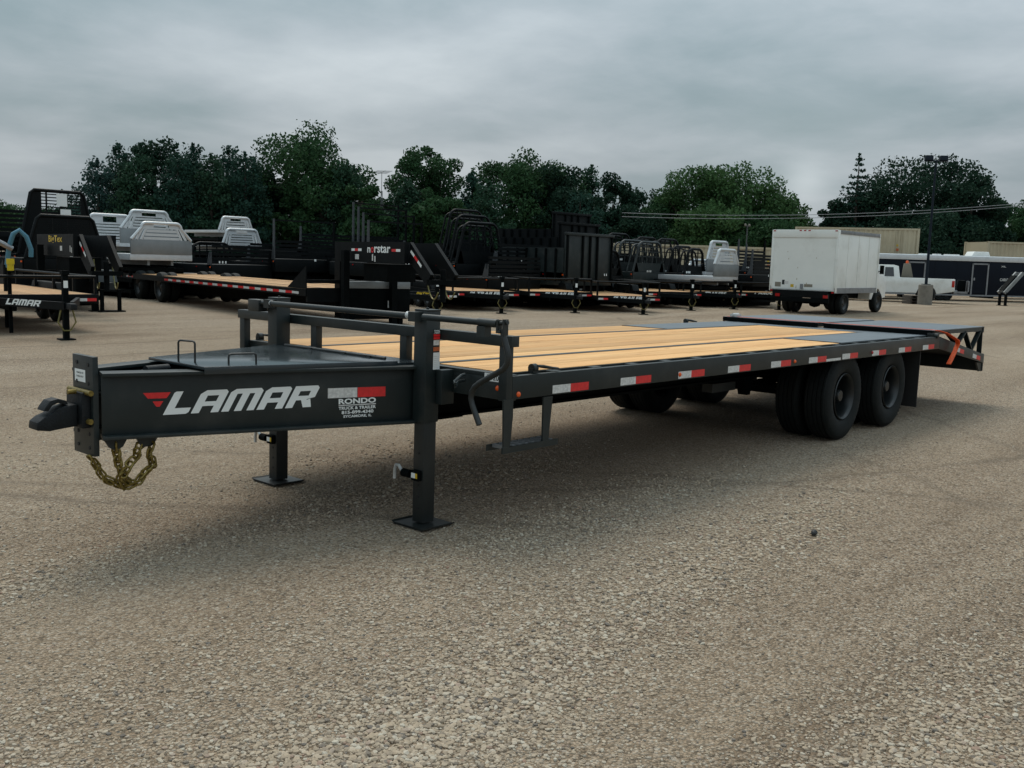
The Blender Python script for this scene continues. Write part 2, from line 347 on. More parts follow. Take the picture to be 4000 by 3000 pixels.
# ================================================================ ground
TRACKS = [(7.7, 8.1, 11.25), (4.9, 25.8, 20.2), (-20, -14, 24.3), (-20, -14, 25.9), (30, -25, 33.5), (30, -25, 35.2), (6, 60, 49.5), (6, 60, 51.3)]
def ground_mat():
    m = bpy.data.materials.new('gravel_ground'); m.use_nodes = True; nt = m.node_tree; b = nt.nodes['Principled BSDF']
    b.inputs['Roughness'].default_value = .9; b.inputs['Specular IOR Level'].default_value = .2
    tc = nt.nodes.new('ShaderNodeTexCoord'); v = tc.outputs['Object']
    w = noise(nt, v, .16, 4, .55)                                    # worn lanes and loose drifts
    loose = ramp(nt, w, [(.42, (0, 0, 0)), (.60, (1, 1, 1))])
    mid = noise(nt, v, 1.1, 5, .6); fine = noise(nt, v, 34, 4, .75); fine2 = noise(nt, v, 9, 5, .7)
    vo = nt.nodes.new('ShaderNodeTexVoronoi'); vo.inputs['Scale'].default_value = 78; nt.links.new(v, vo.inputs['Vector'])
    sepc = nt.nodes.new('ShaderNodeSeparateColor'); nt.links.new(vo.outputs['Color'], sepc.inputs[0])
    base = ramp(nt, mid, [(.25, (.345, .257, .173)), (.5, (.438, .332, .227)), (.75, (.505, .392, .277))])
    stone = ramp(nt, sepc.outputs[0], [(0, (.15, .12, .09)), (.2, (.32, .240, .165)), (.5, (.443, .338, .236)), (.8, (.545, .438, .328)), (1, (.64, .57, .47))])
    c = mixc(nt, math_(nt, 'ADD', .50, math_(nt, 'MULTIPLY', loose, .40)), base, stone)
    gap = ramp(nt, vo.outputs['Distance'], [(.45, (1, 1, 1)), (.78, (.45, .45, .45))])
    c = mixc(nt, .55, c, gap, 'MULTIPLY')
    c = mixc(nt, .5, c, ramp(nt, fine, [(.3, (.55, .55, .55)), (.72, (1.0, 1.0, 1.0))]), 'MULTIPLY')
    c = mixc(nt, .42, c, ramp(nt, fine2, [(.3, (.62, .62, .62)), (.65, (1.0, 1.0, 1.0))]), 'MULTIPLY')
    # long swept tyre lanes across the yard
    mp = nt.nodes.new('ShaderNodeMapping'); mp.inputs['Rotation'].default_value = (0, 0, R(-11)); mp.inputs['Scale'].default_value = (.09, .55, 1); nt.links.new(v, mp.inputs[0])
    ln = noise(nt, mp.outputs[0], 1.0, 5, .6, .6)
    c = mixc(nt, .7, c, ramp(nt, ln, [(.30, (.56, .51, .47)), (.44, (.84, .81, .78)), (.56, (1.0, 1.0, 1.0)), (.70, (1.14, 1.16, 1.18))]), 'MULTIPLY')
    # narrow curved tyre tracks pressed into the surface
    trk = None
    for (px_, py_, rad) in TRACKS:
        sb = nt.nodes.new('ShaderNodeVectorMath'); sb.operation = 'DISTANCE'; nt.links.new(v, sb.inputs[0]); sb.inputs[1].default_value = (px_, py_, 0)
        wob = math_(nt, 'MULTIPLY', noise(nt, v, .8, 3, .6), .5)
        e = math_(nt, 'ABSOLUTE', math_(nt, 'SUBTRACT', math_(nt, 'ADD', sb.outputs['Value'], wob), rad))
        f = math_(nt, 'SUBTRACT', 1.0, math_(nt, 'DIVIDE', e, .09), clamp=True)
        trk = f if trk is None else math_(nt, 'MAXIMUM', trk, f)
    trk = math_(nt, 'MULTIPLY', trk, ramp(nt, noise(nt, v, .5, 4, .6), [(.38, (0, 0, 0)), (.58, (1, 1, 1))]))
    c = mixc(nt, math_(nt, 'MULTIPLY', trk, .55), c, (.15, .115, .082))
    nt.links.new(c, b.inputs['Base Color'])
    hgt = math_(nt, 'ADD', math_(nt, 'MULTIPLY', vo.outputs['Distance'], -.9), math_(nt, 'ADD', math_(nt, 'MULTIPLY', fine, .5), math_(nt, 'MULTIPLY', fine2, 1.2)))
    bn = nt.nodes.new('ShaderNodeBump'); bn.inputs['Strength'].default_value = 1.0; bn.inputs['Distance'].default_value = .018
    nt.links.new(hgt, bn.inputs['Height']); nt.links.new(bn.outputs[0], b.inputs['Normal'])
    return m
M['ground'] = ground_mat()
gm = MB()
xs = [-900, -60, -12] + [i*.5 for i in range(-22, 60)] + [31, 40, 60, 120, 900]
def gh(x, y): return -.004
ys = [-900, -60, -12] + [i*.5 for i in range(-20, 22)] + [13, 20, 40, 70, 120, 900]
for x in xs:
    for y in ys: gm.v.append((x, y, gh(x, y)))
ny = len(ys)
for i in range(len(xs)-1):
    for j in range(ny-1):
        a = i*ny+j; gm.f.append((a, a+ny, a+ny+1, a+1)); gm.sm.append(True)
ground = gm.build('ground', 'ground'); ground['kind'] = 'structure'; ground['label'] = 'tan gravel yard with worn tyre lanes'

# loose stones near the camera: real pieces, joined as stuff
def gravel_stones():
    g = np.random.default_rng(3)
    bm = bmesh.new(); bmesh.ops.create_icosphere(bm, subdivisions=1, radius=1.0)
    bv = np.array([v.co[:] for v in bm.verts]); bf = np.array([[v.index for v in f.verts] for f in bm.faces]); bm.free()
    nst = 68000
    # distance from the camera and bearing inside the field of view
    C = np.array([CAMP.x, CAMP.y]); ang0 = math.atan2(math.cos(YAW), -math.sin(YAW))
    d = 2.45 + (g.random(nst*4)**1.35)*9.5; a = ang0 + (g.random(nst*4)-.5)*R(66)
    x = C[0]+d*np.cos(a); y = C[1]+d*np.sin(a)
    u_ = x*.98+y*.19; w_ = -x*.19+y*.98
    f = 1.3*np.sin(w_*2.6+.5*np.sin(u_*.9)+.7)+.9*np.sin(w_*5.3+u_*.5+2)+.6*np.sin(x*1.3+y*.6)+.7*np.sin(u_*1.1-w_*.8)
    dens = np.clip(.50+.20*f, .08, 1.0)*np.clip(1.3-(d-2.4)/5.0, .07, 1)
    keep = g.random(nst*4) < dens
    x, y, d, f = x[keep][:nst], y[keep][:nst], d[keep][:nst], f[keep][:nst]; n = len(x)
    s = (.0036 + .0075*g.random(n)**2.4)*np.clip(1+.18*f, .7, 1.5)
    sc3 = np.stack([s*(.8+.6*g.random(n)), s*(.7+.4*g.random(n)), s*(.45+.35*g.random(n))], 1)
    th = g.random(n)*6.283; jit = 1+.30*(g.random((n, len(bv), 1))-.5)
    V = bv[None]*jit*sc3[:, None, :]
    tl = (g.random(n)-.5)*.7; ct, st = np.cos(tl), np.sin(tl)
    Z = V[..., 2]*ct[:, None]+V[..., 0]*st[:, None]; X = V[..., 0]*ct[:, None]-V[..., 2]*st[:, None]
    c, sn = np.cos(th)[:, None], np.sin(th)[:, None]
    Vx = X*c-V[..., 1]*sn+x[:, None]; Vy = X*sn+V[..., 1]*c+y[:, None]; Vz = Z+(s*.18)[:, None]
    Vz += -.004
    P = np.stack([Vx, Vy, Vz], -1).reshape(-1, 3)
    F = (bf[None]+(np.arange(n)*len(bv))[:, None, None]).reshape(-1, 3)
    me = bpy.data.meshes.new('gravel'); me.vertices.add(len(P)); me.vertices.foreach_set('co', P.astype(np.float32).ravel())
    me.loops.add(F.size); me.loops.foreach_set('vertex_index', F.astype(np.int32).ravel())
    me.polygons.add(len(F)); me.polygons.foreach_set('loop_start', np.arange(0, F.size, 3, dtype=np.int32))
    me.polygons.foreach_set('use_smooth', np.zeros(len(F), dtype=bool))
    at_ = me.attributes.new('tint', 'FLOAT', 'POINT'); at_.data.foreach_set('value', np.repeat(g.random(n), len(bv)).astype(np.float32))
    me.update()
    mt = bpy.data.materials.new('loose_stone'); mt.use_nodes = True; nt = mt.node_tree; b = nt.nodes['Principled BSDF']
    b.inputs['Roughness'].default_value = .88; b.inputs['Specular IOR Level'].default_value = .25
    an = nt.nodes.new('ShaderNodeAttribute'); an.attribute_name = 'tint'
    cc = ramp(nt, an.outputs['Fac'], [(0, (.13, .115, .10)), (.12, (.27, .215, .16)), (.45, (.366, .288, .204)), (.75, (.412, .335, .25)), (.94, (.455, .405, .325)), (1, (.28, .18, .13))])
    nt.links.new(cc, b.inputs['Base Color']); me.materials.append(mt)
    o = bpy.data.objects.new('gravel', me); COL.objects.link(o); o['kind'] = 'stuff'; o['label'] = 'loose crushed limestone gravel in the foreground'
gravel_stones()
# a black lump on the gravel
lump = MB(); 
bmx = bmesh.new(); bmesh.ops.create_icosphere(bmx, subdivisions=2, radius=1)
for v in bmx.verts:
    k = 1+.25*math.sin(v.co.x*5+v.co.y*3)+.12*math.sin(v.co.z*9); v.co = Vector((v.co.x*.024*k, v.co.y*.017*k, v.co.z*.015*k+.009))
lm = bpy.data.meshes.new('rubber_scrap'); bmx.to_mesh(lm); bmx.free(); lm.materials.append(M['flap'])
tag(link('rubber_scrap', lm, loc=(1.42, -2.45, .005)), 'small black scrap of rubber lying alone on the open gravel', 'debris')

# ================================================================ main flatbed trailer
TILT = .008
HT = thing('flatbed_trailer', 'large dark grey pintle flatbed trailer with fresh pine deck in the foreground', 'trailer')
HT.rotation_euler = (0, TILT, 0)
H = .937; W = 1.29
def P(name, mb, mt, bevel=0, parent=None, label=None): return mb.build(name, mt, parent or HT, bevel, label=label)

# tongue beams (I sections converging on the hitch plate)
def ibeam_mesh(L, h, fl, tw=.012, tf=.018):
    mb = MB(); mb.box(0, L, -tw/2, tw/2, tf, h-tf); mb.box(0, L, -fl/2, fl/2, 0, tf); mb.box(0, L, -fl/2, fl/2, h-tf, h); return mb
TL = math.hypot(1.74-.13, .66-.12)
tb = None
for s in (-1, 1):
    a = Vector((-1.745, s*.112, .60)); ang = math.atan2(s*.545, 1.61)
    if tb is None: tbm = ibeam_mesh(TL+.02, .335, .120).mesh('tongue_beam', 'paint', .003)
    tb = link('tongue_beam', tbm, HT, M4=Matrix.Translation(a) @ Matrix.Rotation(ang, 4, 'Z'))
    if s < 0: near_beam, near_ang = tb, ang
# lettering on the near tongue beam: placed in the beam frame, on the web's outer face
xb = lambda X: (X+1.745)/math.cos(near_ang)
ym = -.0085
lg = logo_mesh(.118, .84)
link('lettering', lg, near_beam, M4=onface((xb(-1.47), ym, .108), (1, 0, .012)))
fl = MB().add([(0, 0, 0), (.024, 0, -.03), (.115, 0, -.03), (.135, 0, 0)], [(0, 1, 2, 3)]).add([(.046, 0, -.045), (.064, 0, -.073), (.080, 0, -.073), (.098, 0, -.045)], [(0, 1, 2, 3)])
link('wing_emblem', fl.mesh('wing_emblem', 'reddecal'), near_beam, M4=onface((xb(-1.56), ym, .225), (1, 0, 0)))
quad_decal('reflector', near_beam, (xb(-.64), ym, .161), (1, 0, 0), .172, .056, 'silverdecal')
quad_decal('reflector', near_beam, (xb(-.475), ym, .161), (1, 0, 0), .168, .056, 'reddecal')
for txt, x0, w, z0, h in (('RONDO', -.58, .222, .124, .031), ('TRUCK & TRAILER', -.58, .222, .092, .018), ('815-899-4340', -.563, .190, .067, .019), ('SYCAMORE, IL', -.553, .168, .044, .017)):
    link('lettering', text_mesh(txt, w, h, 'whitedecal', .035 if h > .03 else .028), near_beam, M4=onface((xb(x0), ym, z0), (1, 0, .01)))
quad_decal('underline', near_beam, (xb(-.58), ym, .1145), (1, 0, .01), .222, .006, 'silverdecal')
# tongue box floor / cross pieces between the beams
mb = MB(); mb.box(-1.25, -1.19, -.27, .27, .62, .90); P('tongue_crossmember', mb, 'paint')
mb = MB(); mb.box(-.70, -.64, -.46, .46, .62, .90); P('tongue_crossmember', mb, 'paint')
mb = MB(); mb.bar((-1.55, -.12, .905), (-1.42, -.02, .915), .05, .035); mb.cyl((-1.50, -.09, .93), (-1.36, -.06, .93), .022); P('breakaway_box', mb, 'iron')
# hitch plate with bolt holes
hp = MB(); hp.box(-1.785, -1.757, -.112, .112, .512, 1.012)
hpo = P('hitch_plate', hp, 'paint', .002)
hm = MB().cyl((0, 0, 0), (-.004, 0, 0), .0095, 12).mesh('bolt_hole', 'flap')
for z in (.97, .875, .80, .62, .55):
    for y in (-.062, .062): link('bolt_hole', hm, hpo, (-1.7845, y, z+(.004 if y > 0 else -.0)))
quad_decal('serial_sticker', hpo, (-1.7865, .085, .878), (0, -1, 0), .118, .062, 'whitedecal')
for i, tx in enumerate(('TONGUE WT', 'CHECK BOLT')):
    link('lettering', text_mesh(tx, .08, .009, 'blackmatt', .01), hpo, M4=onface((-1.7875, .066, .918-i*.018), (0, -1, 0)))
# adjustable ball coupler
cp = MB()
cp.box(-1.832, -1.785, -.088, .088, .655, .835)                                     # channel base
prof = [(-1.835, .665), (-1.835, .775), (-1.885, .772), (-1.93, .762), (-1.965, .735), (-2.0, .722), (-2.03, .700), (-2.034, .662), (-1.97, .652), (-1.90, .660)]
cp.prism(prof, 'y', -.052, .052)
co = P('coupler', cp, 'iron', .008)
lt = MB(); lt.prism([(-1.875, .775), (-1.885, .795), (-1.925, .808), (-1.962, .800), (-1.985, .772), (-1.995, .752), (-1.972, .750), (-1.955, .775), (-1.925, .787), (-1.895, .778)], 'y', -.040, .040)
lt.build('latch', 'iron', co, .003)
pn = MB(); pn.cyl((-1.805, -.135, .835), (-1.805, .11, .835), .014); pn.cyl((-1.83, -.02, .835), (-1.87, -.02, .835), .012); pn.cyl((-1.80, -.115, .69), (-1.80, .10, .69), .014)
pn.build('bolt', 'gold', co)
# safety chains: brackets below the beams and hanging links
brm = MB().prism([(-.075, 0), (.075, 0), (.055, -.012), (.035, -.045), (.018, -.055), (-.018, -.055), (-.035, -.045), (-.055, -.012)], 'y', -.007, .007).mesh('chain_bracket', 'paint')
for x, y in ((-1.685, -.135), (-1.535, -.165), (-1.66, .135)): link('chain_bracket', brm, HT, (x, y, .60))
# a stadium-shaped link
pts = [(.017*math.cos(a)+(.014 if math.cos(a) > 0 else -.014), .0175*math.sin(a), .004*math.sin(2*a)) for a in [R(t) for t in range(0, 361, 30)]]
lkm = MB().tube(pts, .0062, 6, cap=False).mesh('link', 'gold')
def chain(pts, parent, n):
    # sample a polyline evenly
    P_ = [Vector(p) for p in pts]; L = [0]
    for a, b in zip(P_, P_[1:]): L.append(L[-1]+(b-a).length)
    def samp(t):
        for i in range(len(L)-1):
            if t <= L[i+1]+1e-9: return P_[i].lerp(P_[i+1], (t-L[i])/max(1e-9, L[i+1]-L[i]))
        return P_[-1]
    for k in range(n):
        p = samp(L[-1]*(k+.5)/n); q = samp(min(L[-1], L[-1]*(k+.5)/n+.01)); p0 = samp(max(0, L[-1]*(k+.5)/n-.01)); d = (q-p0).normalized()
        rot = d.to_track_quat('X', 'Z').to_matrix().to_4x4() @ Matrix.Rotation(R(90 if k % 2 else 8)+rng.uniform(-.35, .35), 4, 'X')
        link('link', lkm, parent, M4=Matrix.Translation(p) @ rot)
def sag(a, b, low, n=14):
    a, b = Vector(a), Vector(b); out = []
    for i in range(n+1):
        t = i/n; p = a.lerp(b, t); s = 4*t*(1-t); p.z = p.z-(low)*s; out.append(p)
    return out
c1 = bpy.data.objects.new('safety_chain', None); COL.objects.link(c1); c1.parent = HT
chain([(-1.791, -.08, .503), (-1.766, -.08, .471), (-1.743, -.08, .424), (-1.72, -.085, .388), (-1.678, -.09, .363), (-1.638, -.10, .345)], c1, 8)
chain([(-1.636, -.11, .338), (-1.615, -.14, .351), (-1.58, -.165, .373), (-1.559, -.17, .407), (-1.531, -.175, .428), (-1.51, -.175, .454), (-1.527, -.17, .51), (-1.513, -.17, .551)], c1, 11)
c2 = bpy.data.objects.new('safety_chain', None); COL.objects.link(c2); c2.parent = HT
chain([(-1.688, -.13, .566), (-1.679, -.13, .523), (-1.671, -.13, .469), (-1.655, -.125, .414), (-1.662, -.12, .369), (-1.645, -.12, .342)], c2, 9)
chain([(-1.60, -.13, .352), (-1.655, -.14, .39), (-1.655, -.15, .411), (-1.63, -.15, .441), (-1.614, -.15, .472), (-1.585, -.15, .481), (-1.586, -.155, .512), (-1.577, -.155, .547), (-1.544, -.155, .565)], c2, 10)

# toolbox lid over the tongue, with two handles and a hinge line
lid = MB(); lp_ = [(-1.315, -.345), (-.24, -.612), (-.24, .612), (-.70, .44), (-1.315, .235)]
lid.prism(lp_, 'z', .944, .960)
lid.prism([(-1.315, -.350), (-.24, -.617), (-.24, -.612), (-1.315, -.345)], 'z', .920, .959)
lido = P('toolbox_lid', lid, 'tool_paint', .003)
rear = MB(); rear.prism([(-.232, -.612), (-.03, -.64), (-.03, .64), (-.232, .612)], 'z', .925, .948); P('tongue_deck_plate', rear, 'tool_paint')
front = MB(); front.prism([(-1.70, -.10), (-1.33, -.22), (-1.33, .22), (-1.70, .10)], 'z', .80, .815); P('tongue_tray', front, 'blackmatt')
def handle(a, b, h):
    a, b = Vector(a), Vector(b); u = (b-a).normalized()*.014; zz = Vector((0, 0, 1))
    return MB().tube([a, a+zz*(h-.014), a+zz*(h-.004)+u*.3, a+zz*h+u, b+zz*h-u, b+zz*(h-.004)-u*.3, b+zz*(h-.014), b], .0055, 8)
handle((-1.285, -.035, .955), (-1.245, -.135, .955), .118).build('handle', 'jack', lido)
handle((-1.145, -.30, .955), (-1.0, -.335, .955), .060).build('handle', 'jack', lido)
hg = MB(); hg.cyl((-.235, -.50, .965), (-.235, .50, .965), .009)
for y in (-.36, -.32, -.12, .22): hg.box(-.25, -.20, y-.018, y+.018, .958, .972)
hg.build('hinge', 'jack', lido)

# landing jacks with cross shaft and crank
JX = -.123
for s in (-1, 1):
    jo = bpy.data.objects.new('jack', None); COL.objects.link(jo); jo.parent = HT; jo.location = (JX, s*.733, 0)
    t = MB(); t.box(-.054, .054, -.052, .052, .612, 1.255); t.build('outer_tube', 'paint', jo, .004)
    c = MB(); c.box(-.052, .056, -.054, .054, 1.255, 1.264); c.cyl((.0, -.0, 1.262), (0, 0, 1.275), .008); c.build('cap', 'paint', jo, .002)
    it = MB(); it.box(-.046, .046, -.044, .044, .018, .615); ito = it.build('inner_leg', 'jack', jo, .003)
    hmx = MB().cyl((0, 0, 0), (-.003, 0, 0), .008, 10).mesh('pin_hole', 'flap')
    for z in (.10, .17, .24, .43): link('pin_hole', hmx, ito, (-.0455, 0, z))
    ft = MB(); ft.prism([(-.14, .012), (-.12, 0), (.12, 0), (.14, .012), (.14, .018), (.12, .008), (-.12, .008), (-.14, .018)], 'x', -.12, .12); ft.box(-.12, .12, -.12, .12, .004, .012); ft.build('foot_plate', 'jack', jo)
    px = MB(); px.box(-.075, -.046, -.03, .03, .27, .33); px.cyl((-.06, .05, .30), (-.06, .115, .30), .025); px.build('pin_housing', 'blackmatt', jo)
    hk = MB(); hk.tube([(-.06, .11, .30), (-.06, .135, .315), (-.06, .155, .335), (-.06, .178, .335), (-.06, .19, .31), (-.06, .192, .25)], .010, 8); hk.build('pin_handle', 'chrome', jo)
    quad_decal('caution_sticker', jo, (-.0765, .028, .285), (0, -1, 0), .034, .03, 'whitedecal'); quad_decal('caution_stripe', jo, (-.0768, -.006, .285), (0, -1, 0), .018, .03, 'yellowdecal')
    if s < 0:
        # warning labels on the front face of the near jack
        yy = .008
        for (w, h, z, mt) in ((.056, .014, 1.110, 'reddecal'), (.056, .028, 1.125, 'blackmatt'), (.052, .030, 1.060, 'silverdecal'), (.056, .024, 1.026, 'orangedecal'), (.058, .098, .920, 'whitedecal')):
            quad_decal('warning_label', jo, (.0, -.0545, z), (1, 0, 0), w*.9, h, mt)
        quad_decal('warning_label', jo, (.0, -.0545, 1.094), (1, 0, 0), .05, .014, 'reddecal')
        link('lettering', text_mesh('TOWING', .046, .011, 'whitedecal', .02), jo, M4=onface((.002, -.0553, 1.138), (1, 0, 0)))
        link('lettering', text_mesh('A WARNING', .046, .009, 'whitedecal', .02), jo, M4=onface((.002, -.0553, 1.127), (1, 0, 0)))
        for i in range(7): quad_decal('print_line', jo, (.005+(i % 2)*.002, -.0552, .928+i*.011), (1, 0, 0), .04, .003, 'silverdecal')
sh = MB(); sh.tube([(-.215, .92, 1.225), (-.215, .66, 1.225)], .016, 12); sh.tube([(-.215, .66, 1.225), (-.215, -.68, 1.225)], .0185, 14); sh.tube([(-.215, -.80, 1.225), (-.215, -1.235, 1.225)], .0185, 14); sh.tube([(-.215, -1.235, 1.225), (-.215, -1.37, 1.225)], .023, 14)
P('cross_shaft', sh, 'paint')
gb = MB(); gb.box(-.24, -.17, .80, .93, 1.165, 1.245); P('gearbox', gb, 'jack', .008)
for y, r in ((.685, .020), (-.69, .022)):
    c = MB(); c.cyl((-.215, y, 1.228), (-.215, y+(.03 if y > 0 else .025), 1.228), r, 12); P('end_cap', c, 'chrome')
for y in (-.72, .72):
    c = MB(); c.box(-.235, -.17, y-.03, y+.03, 1.195, 1.25); P('shaft_bracket', c, 'paint')
hd = bpy.data.objects.new('crank_handle', None); COL.objects.link(hd); hd.parent = HT
k = MB(); path = [(-1.405, 1.20), (-1.418, 1.15), (-1.440, 1.10), (-1.452, 1.06), (-1.446, 1.02), (-1.422, .990), (-1.37, .962), (-1.31, .930), (-1.25, .898), (-1.215, .873), (-1.195, .845), (-1.188, .81), (-1.20, .775), (-1.225, .73), (-1.258, .672)]
k.tube([(-.215, y, z) for y, z in path], .0165, 12); k.build('bent_tube', 'jack', hd)
k = MB(); k.box(-.232, -.198, -1.385, -1.372, 1.175, 1.245); k.box(-.232, -.198, -1.43, -1.417, 1.165, 1.25); k.cyl((-.215, -1.365, 1.225), (-.215, -1.44, 1.235), .012); k.cyl((-.24, -1.40, 1.185), (-.19, -1.40, 1.185), .010); k.build('yoke', 'jack', hd)
k = MB(); k.tube([(-.03, -.955, .905), (-.06, -.955, .90), (-.16, -1.0, .875), (-.18, -1.03, .868)], .008, 6); k.tube([(-.03, -.955, .87), (-.09, -.96, .868), (-.18, -1.03, .850)], .008, 6); P('handle_holder', k, 'paint')
c = MB(); c.box(-.24, -.19, -1.30, -1.24, 1.15, 1.205); P('shaft_bracket', c, 'paint')

# headboard: rail on four posts
c = MB(); c.box(-.062, .0, -1.335, 1.335, 1.090, 1.150); P('headboard_rail', c, 'paint', .003)
for y in (-1.27, -.45, .44, 1.29):
    c = MB(); c.box(-.055, -.006, y-.03, y+.03, .79 if abs(y) > 1 else .92, 1.092); P('headboard_post', c, 'paint', .002)
# steel frame of the deck
c = MB(); c.box(-.004, .060, -W+.012, W-.012, .905, .930); c.box(-.004, .006, -W+.012, W-.012, .790, .905); c.box(-.004, .05, -W+.012, W-.012, .785, .797); P('front_beam', c, 'paint', .002)
for s in (-1, 1):
    # outer rub rail as a channel, standing off the deck edge on stake pockets
    c = MB(); c.box(0, 6.87, s*W-.006, s*W+.006, .795, .925); c.box(0, 6.87, min(s*W, s*(W-.03)), max(s*W, s*(W-.03)), .918, .926); c.box(0, 6.87, min(s*W, s*(W-.03)), max(s*W, s*(W-.03)), .794, .802)
    rail = P('side_rail', c, 'paint', .002)
    c = MB(); c.box(.06, 6.87, s*1.205-.005, s*1.205+.005, .80, .931); P('deck_edge_channel', c, 'paint')
    pm = MB().box(-.045, .045, -.026, .026, -.12, 0).mesh('stake_pocket', 'paint')
    for i in range(17):
        link('stake_pocket', pm, HT, (.42+i*.395, s*1.236, .9285))
    if s < 0:
        for i in range(10):
            x0 = .345+i*.669
            quad_decal('reflector', rail, (x0, s*W-.0075, .803), (1, 0, 0), .166, .048, 'silverdecal')
            quad_decal('reflector', rail, (x0+.166, s*W-.0075, .803), (1, 0, 0), .175, .048, 'reddecal')
        quad_decal('size_sticker', rail, (4.03, s*W-.0075, .800), (1, 0, 0), .30, .022, 'silverdecal')
    else:
        for i in range(10): quad_decal('reflector', rail, (.345+i*.669+.34, s*W+.0075, .803), (-1, 0, 0), .34, .048, 'reddecal')
am = MB().lathe([(0, -.012), (.008, -.011), (.014, -.006), (.016, 0)], 14).mesh('marker_light', 'amber')
for x in (.05, 1.70, 3.43): link('marker_light', am, HT, (x, -W-.0062, .832 if x > 1 else .822))
link('marker_light', am, HT, M4=Matrix.Translation((-.0045, -1.19, .848)) @ Matrix.Rotation(R(-90), 4, 'Z'))
link('marker_light', MB().lathe([(0, -.012), (.008, -.011), (.014, -.006), (.016, 0)], 14).mesh('marker_light', 'redlens'), HT, (5.03, -W-.0062, .835), label='round red marker light')
quad_decal('capacity_sticker', HT, (-.0045, -1.085, .882), (0, -1, 0), .135, .044, 'whitedecal')
link('lettering', text_mesh('2020', .09, .03, 'blackmatt', .01), HT, M4=onface((-.0053, -1.105, .889), (0, -1, 0)))
# deck: pine planks between steel strips
pw = .183
planks = []
def plank(y0, y1, x1):
    return MB().box(.062, x1, y0, y1, .895, .934+rng.uniform(-.0014, .0014))
ysec = [(-1.198, -.648, 3, 4.52), (-.592, .592, 6, 6.42), (.648, 1.198, 3, 4.52)]
for a, b, n, xe in ysec:
    w = (b-a)/n
    for i in range(n):
        mb = plank(a+i*w+.0013, a+(i+1)*w-.0013, xe); P('plank', mb, 'wood', .001)
for y in (-.62, .62):
    c = MB(); c.box(.06, 6.42, y-.030, y+.030, .90, .9375); P('steel_strip', c, 'paint')
for s in (-1, 1):
    c = MB(); c.box(4.525, 6.87, min(s*.650, s*1.20), max(s*.650, s*1.20), .926, .938); P('wheel_cover_plate', c, 'tread')
    c = MB(); c.box(4.505, 4.535, min(s*.650, s*1.20), max(s*.650, s*1.20), .90, .9395); P('cover_edge', c, 'paint')
c = MB(); c.box(6.43, 6.87, -.648, .648, .924, .9365); P('rear_deck_plate', c, 'tread')
# tie-down rings on the deck edge
def dring(x, y, s):
    o = bpy.data.objects.new('tie_down_winch', None); COL.objects.link(o); o.parent = HT; o.location = (x, y, 0)
    MB().tube([(-.11, 0, .955), (-.075, 0, .955)], .026, 12).box(-.115, -.07, -.02, .02, .93, .955).build('spool', 'paint', o)
    MB().tube([(-.08, -.02, .968), (-.03, -.025, .965), (.05, -.03, .950), (.095, -.03, .944), (.105, 0, .944), (.09, .03, .944), (.04, .03, .95), (-.07, .02, .968)], .0075, 8).build('ring', 'paint', o)
dring(.31, -1.255, -1)
dring(5.95, 1.25, 1); dring(.16, 1.25, 1)
# main frame
for s in (-1, 1):
    mb = ibeam_mesh(8.1, .225, .11).mesh('frame_beam', 'blackmatt'); link('frame_beam', mb, HT, (-.10, s*.50, .578))
c = MB()
cm = MB(); cm.box(-.003, .003, -1.20, 1.20, .805, .892); cm.box(-.03, .03, -1.20, 1.20, .886, .892); cm.box(-.03, .03, -1.20, 1.20, .80, .806); cmm = cm.mesh('crossmember', 'blackmatt')
for i in range(18): link('crossmember', cmm, HT, (.3+i*.38, 0, 0))
for s in (-1, 1):   # gusset below the front beam beside the jack
    c = MB(); c.box(-.07, -.055, s*.80-.0, s*.80+s*.06 if s > 0 else s*.80, .70, .92) if False else c.box(-.10, .0, min(s*.79, s*.84), max(s*.79, s*.84), .72, .92); P('jack_gusset', c, 'paint', .003)
c = MB(); c.box(-.18, .30, -.62, .62, .586, .60); P('frame_plate', c, 'blackmatt')
# document tube and clutter beneath the frame
c = MB(); c.box(3.35, 3.75, -.60, -.50, .50, .575); P('air_tank_bracket', c, 'jack')
c = MB(); c.tube([(2.6, .2, .70), (3.2, .15, .64), (4.2, .1, .62), (4.6, .05, .5)], .015, 8); P('brake_line', c, 'flap')
# step under the front corner
st = bpy.data.objects.new('side_step', None); COL.objects.link(st); st.parent = HT
c = MB(); c.prism([(-.075, .80), (.005, .80), (.005, .70), (-.012, .52), (-.062, .50)], 'y', -W-.012, -W-.001); c.build('step_leg', 'paint', st)
c = MB(); c.prism([(.262, .79), (.345, .79), (.318, .53), (.268, .53)], 'y', -W-.012, -W-.001); c.build('step_leg', 'paint', st)
c = MB(); c.box(-.07, .405, -W-.014, -W-.001, .500, .535); c.box(-.07, .405, -W+.105, -W+.115, .500, .535)
c.build('tread_frame', 'paint', st)
rm = MB().box(-.012, .012, 0, .105, 0, .020).mesh('rung', 'galv')
for i in range(8): link('rung', rm, st, (-.02+i*.054, -W-.001, .518))

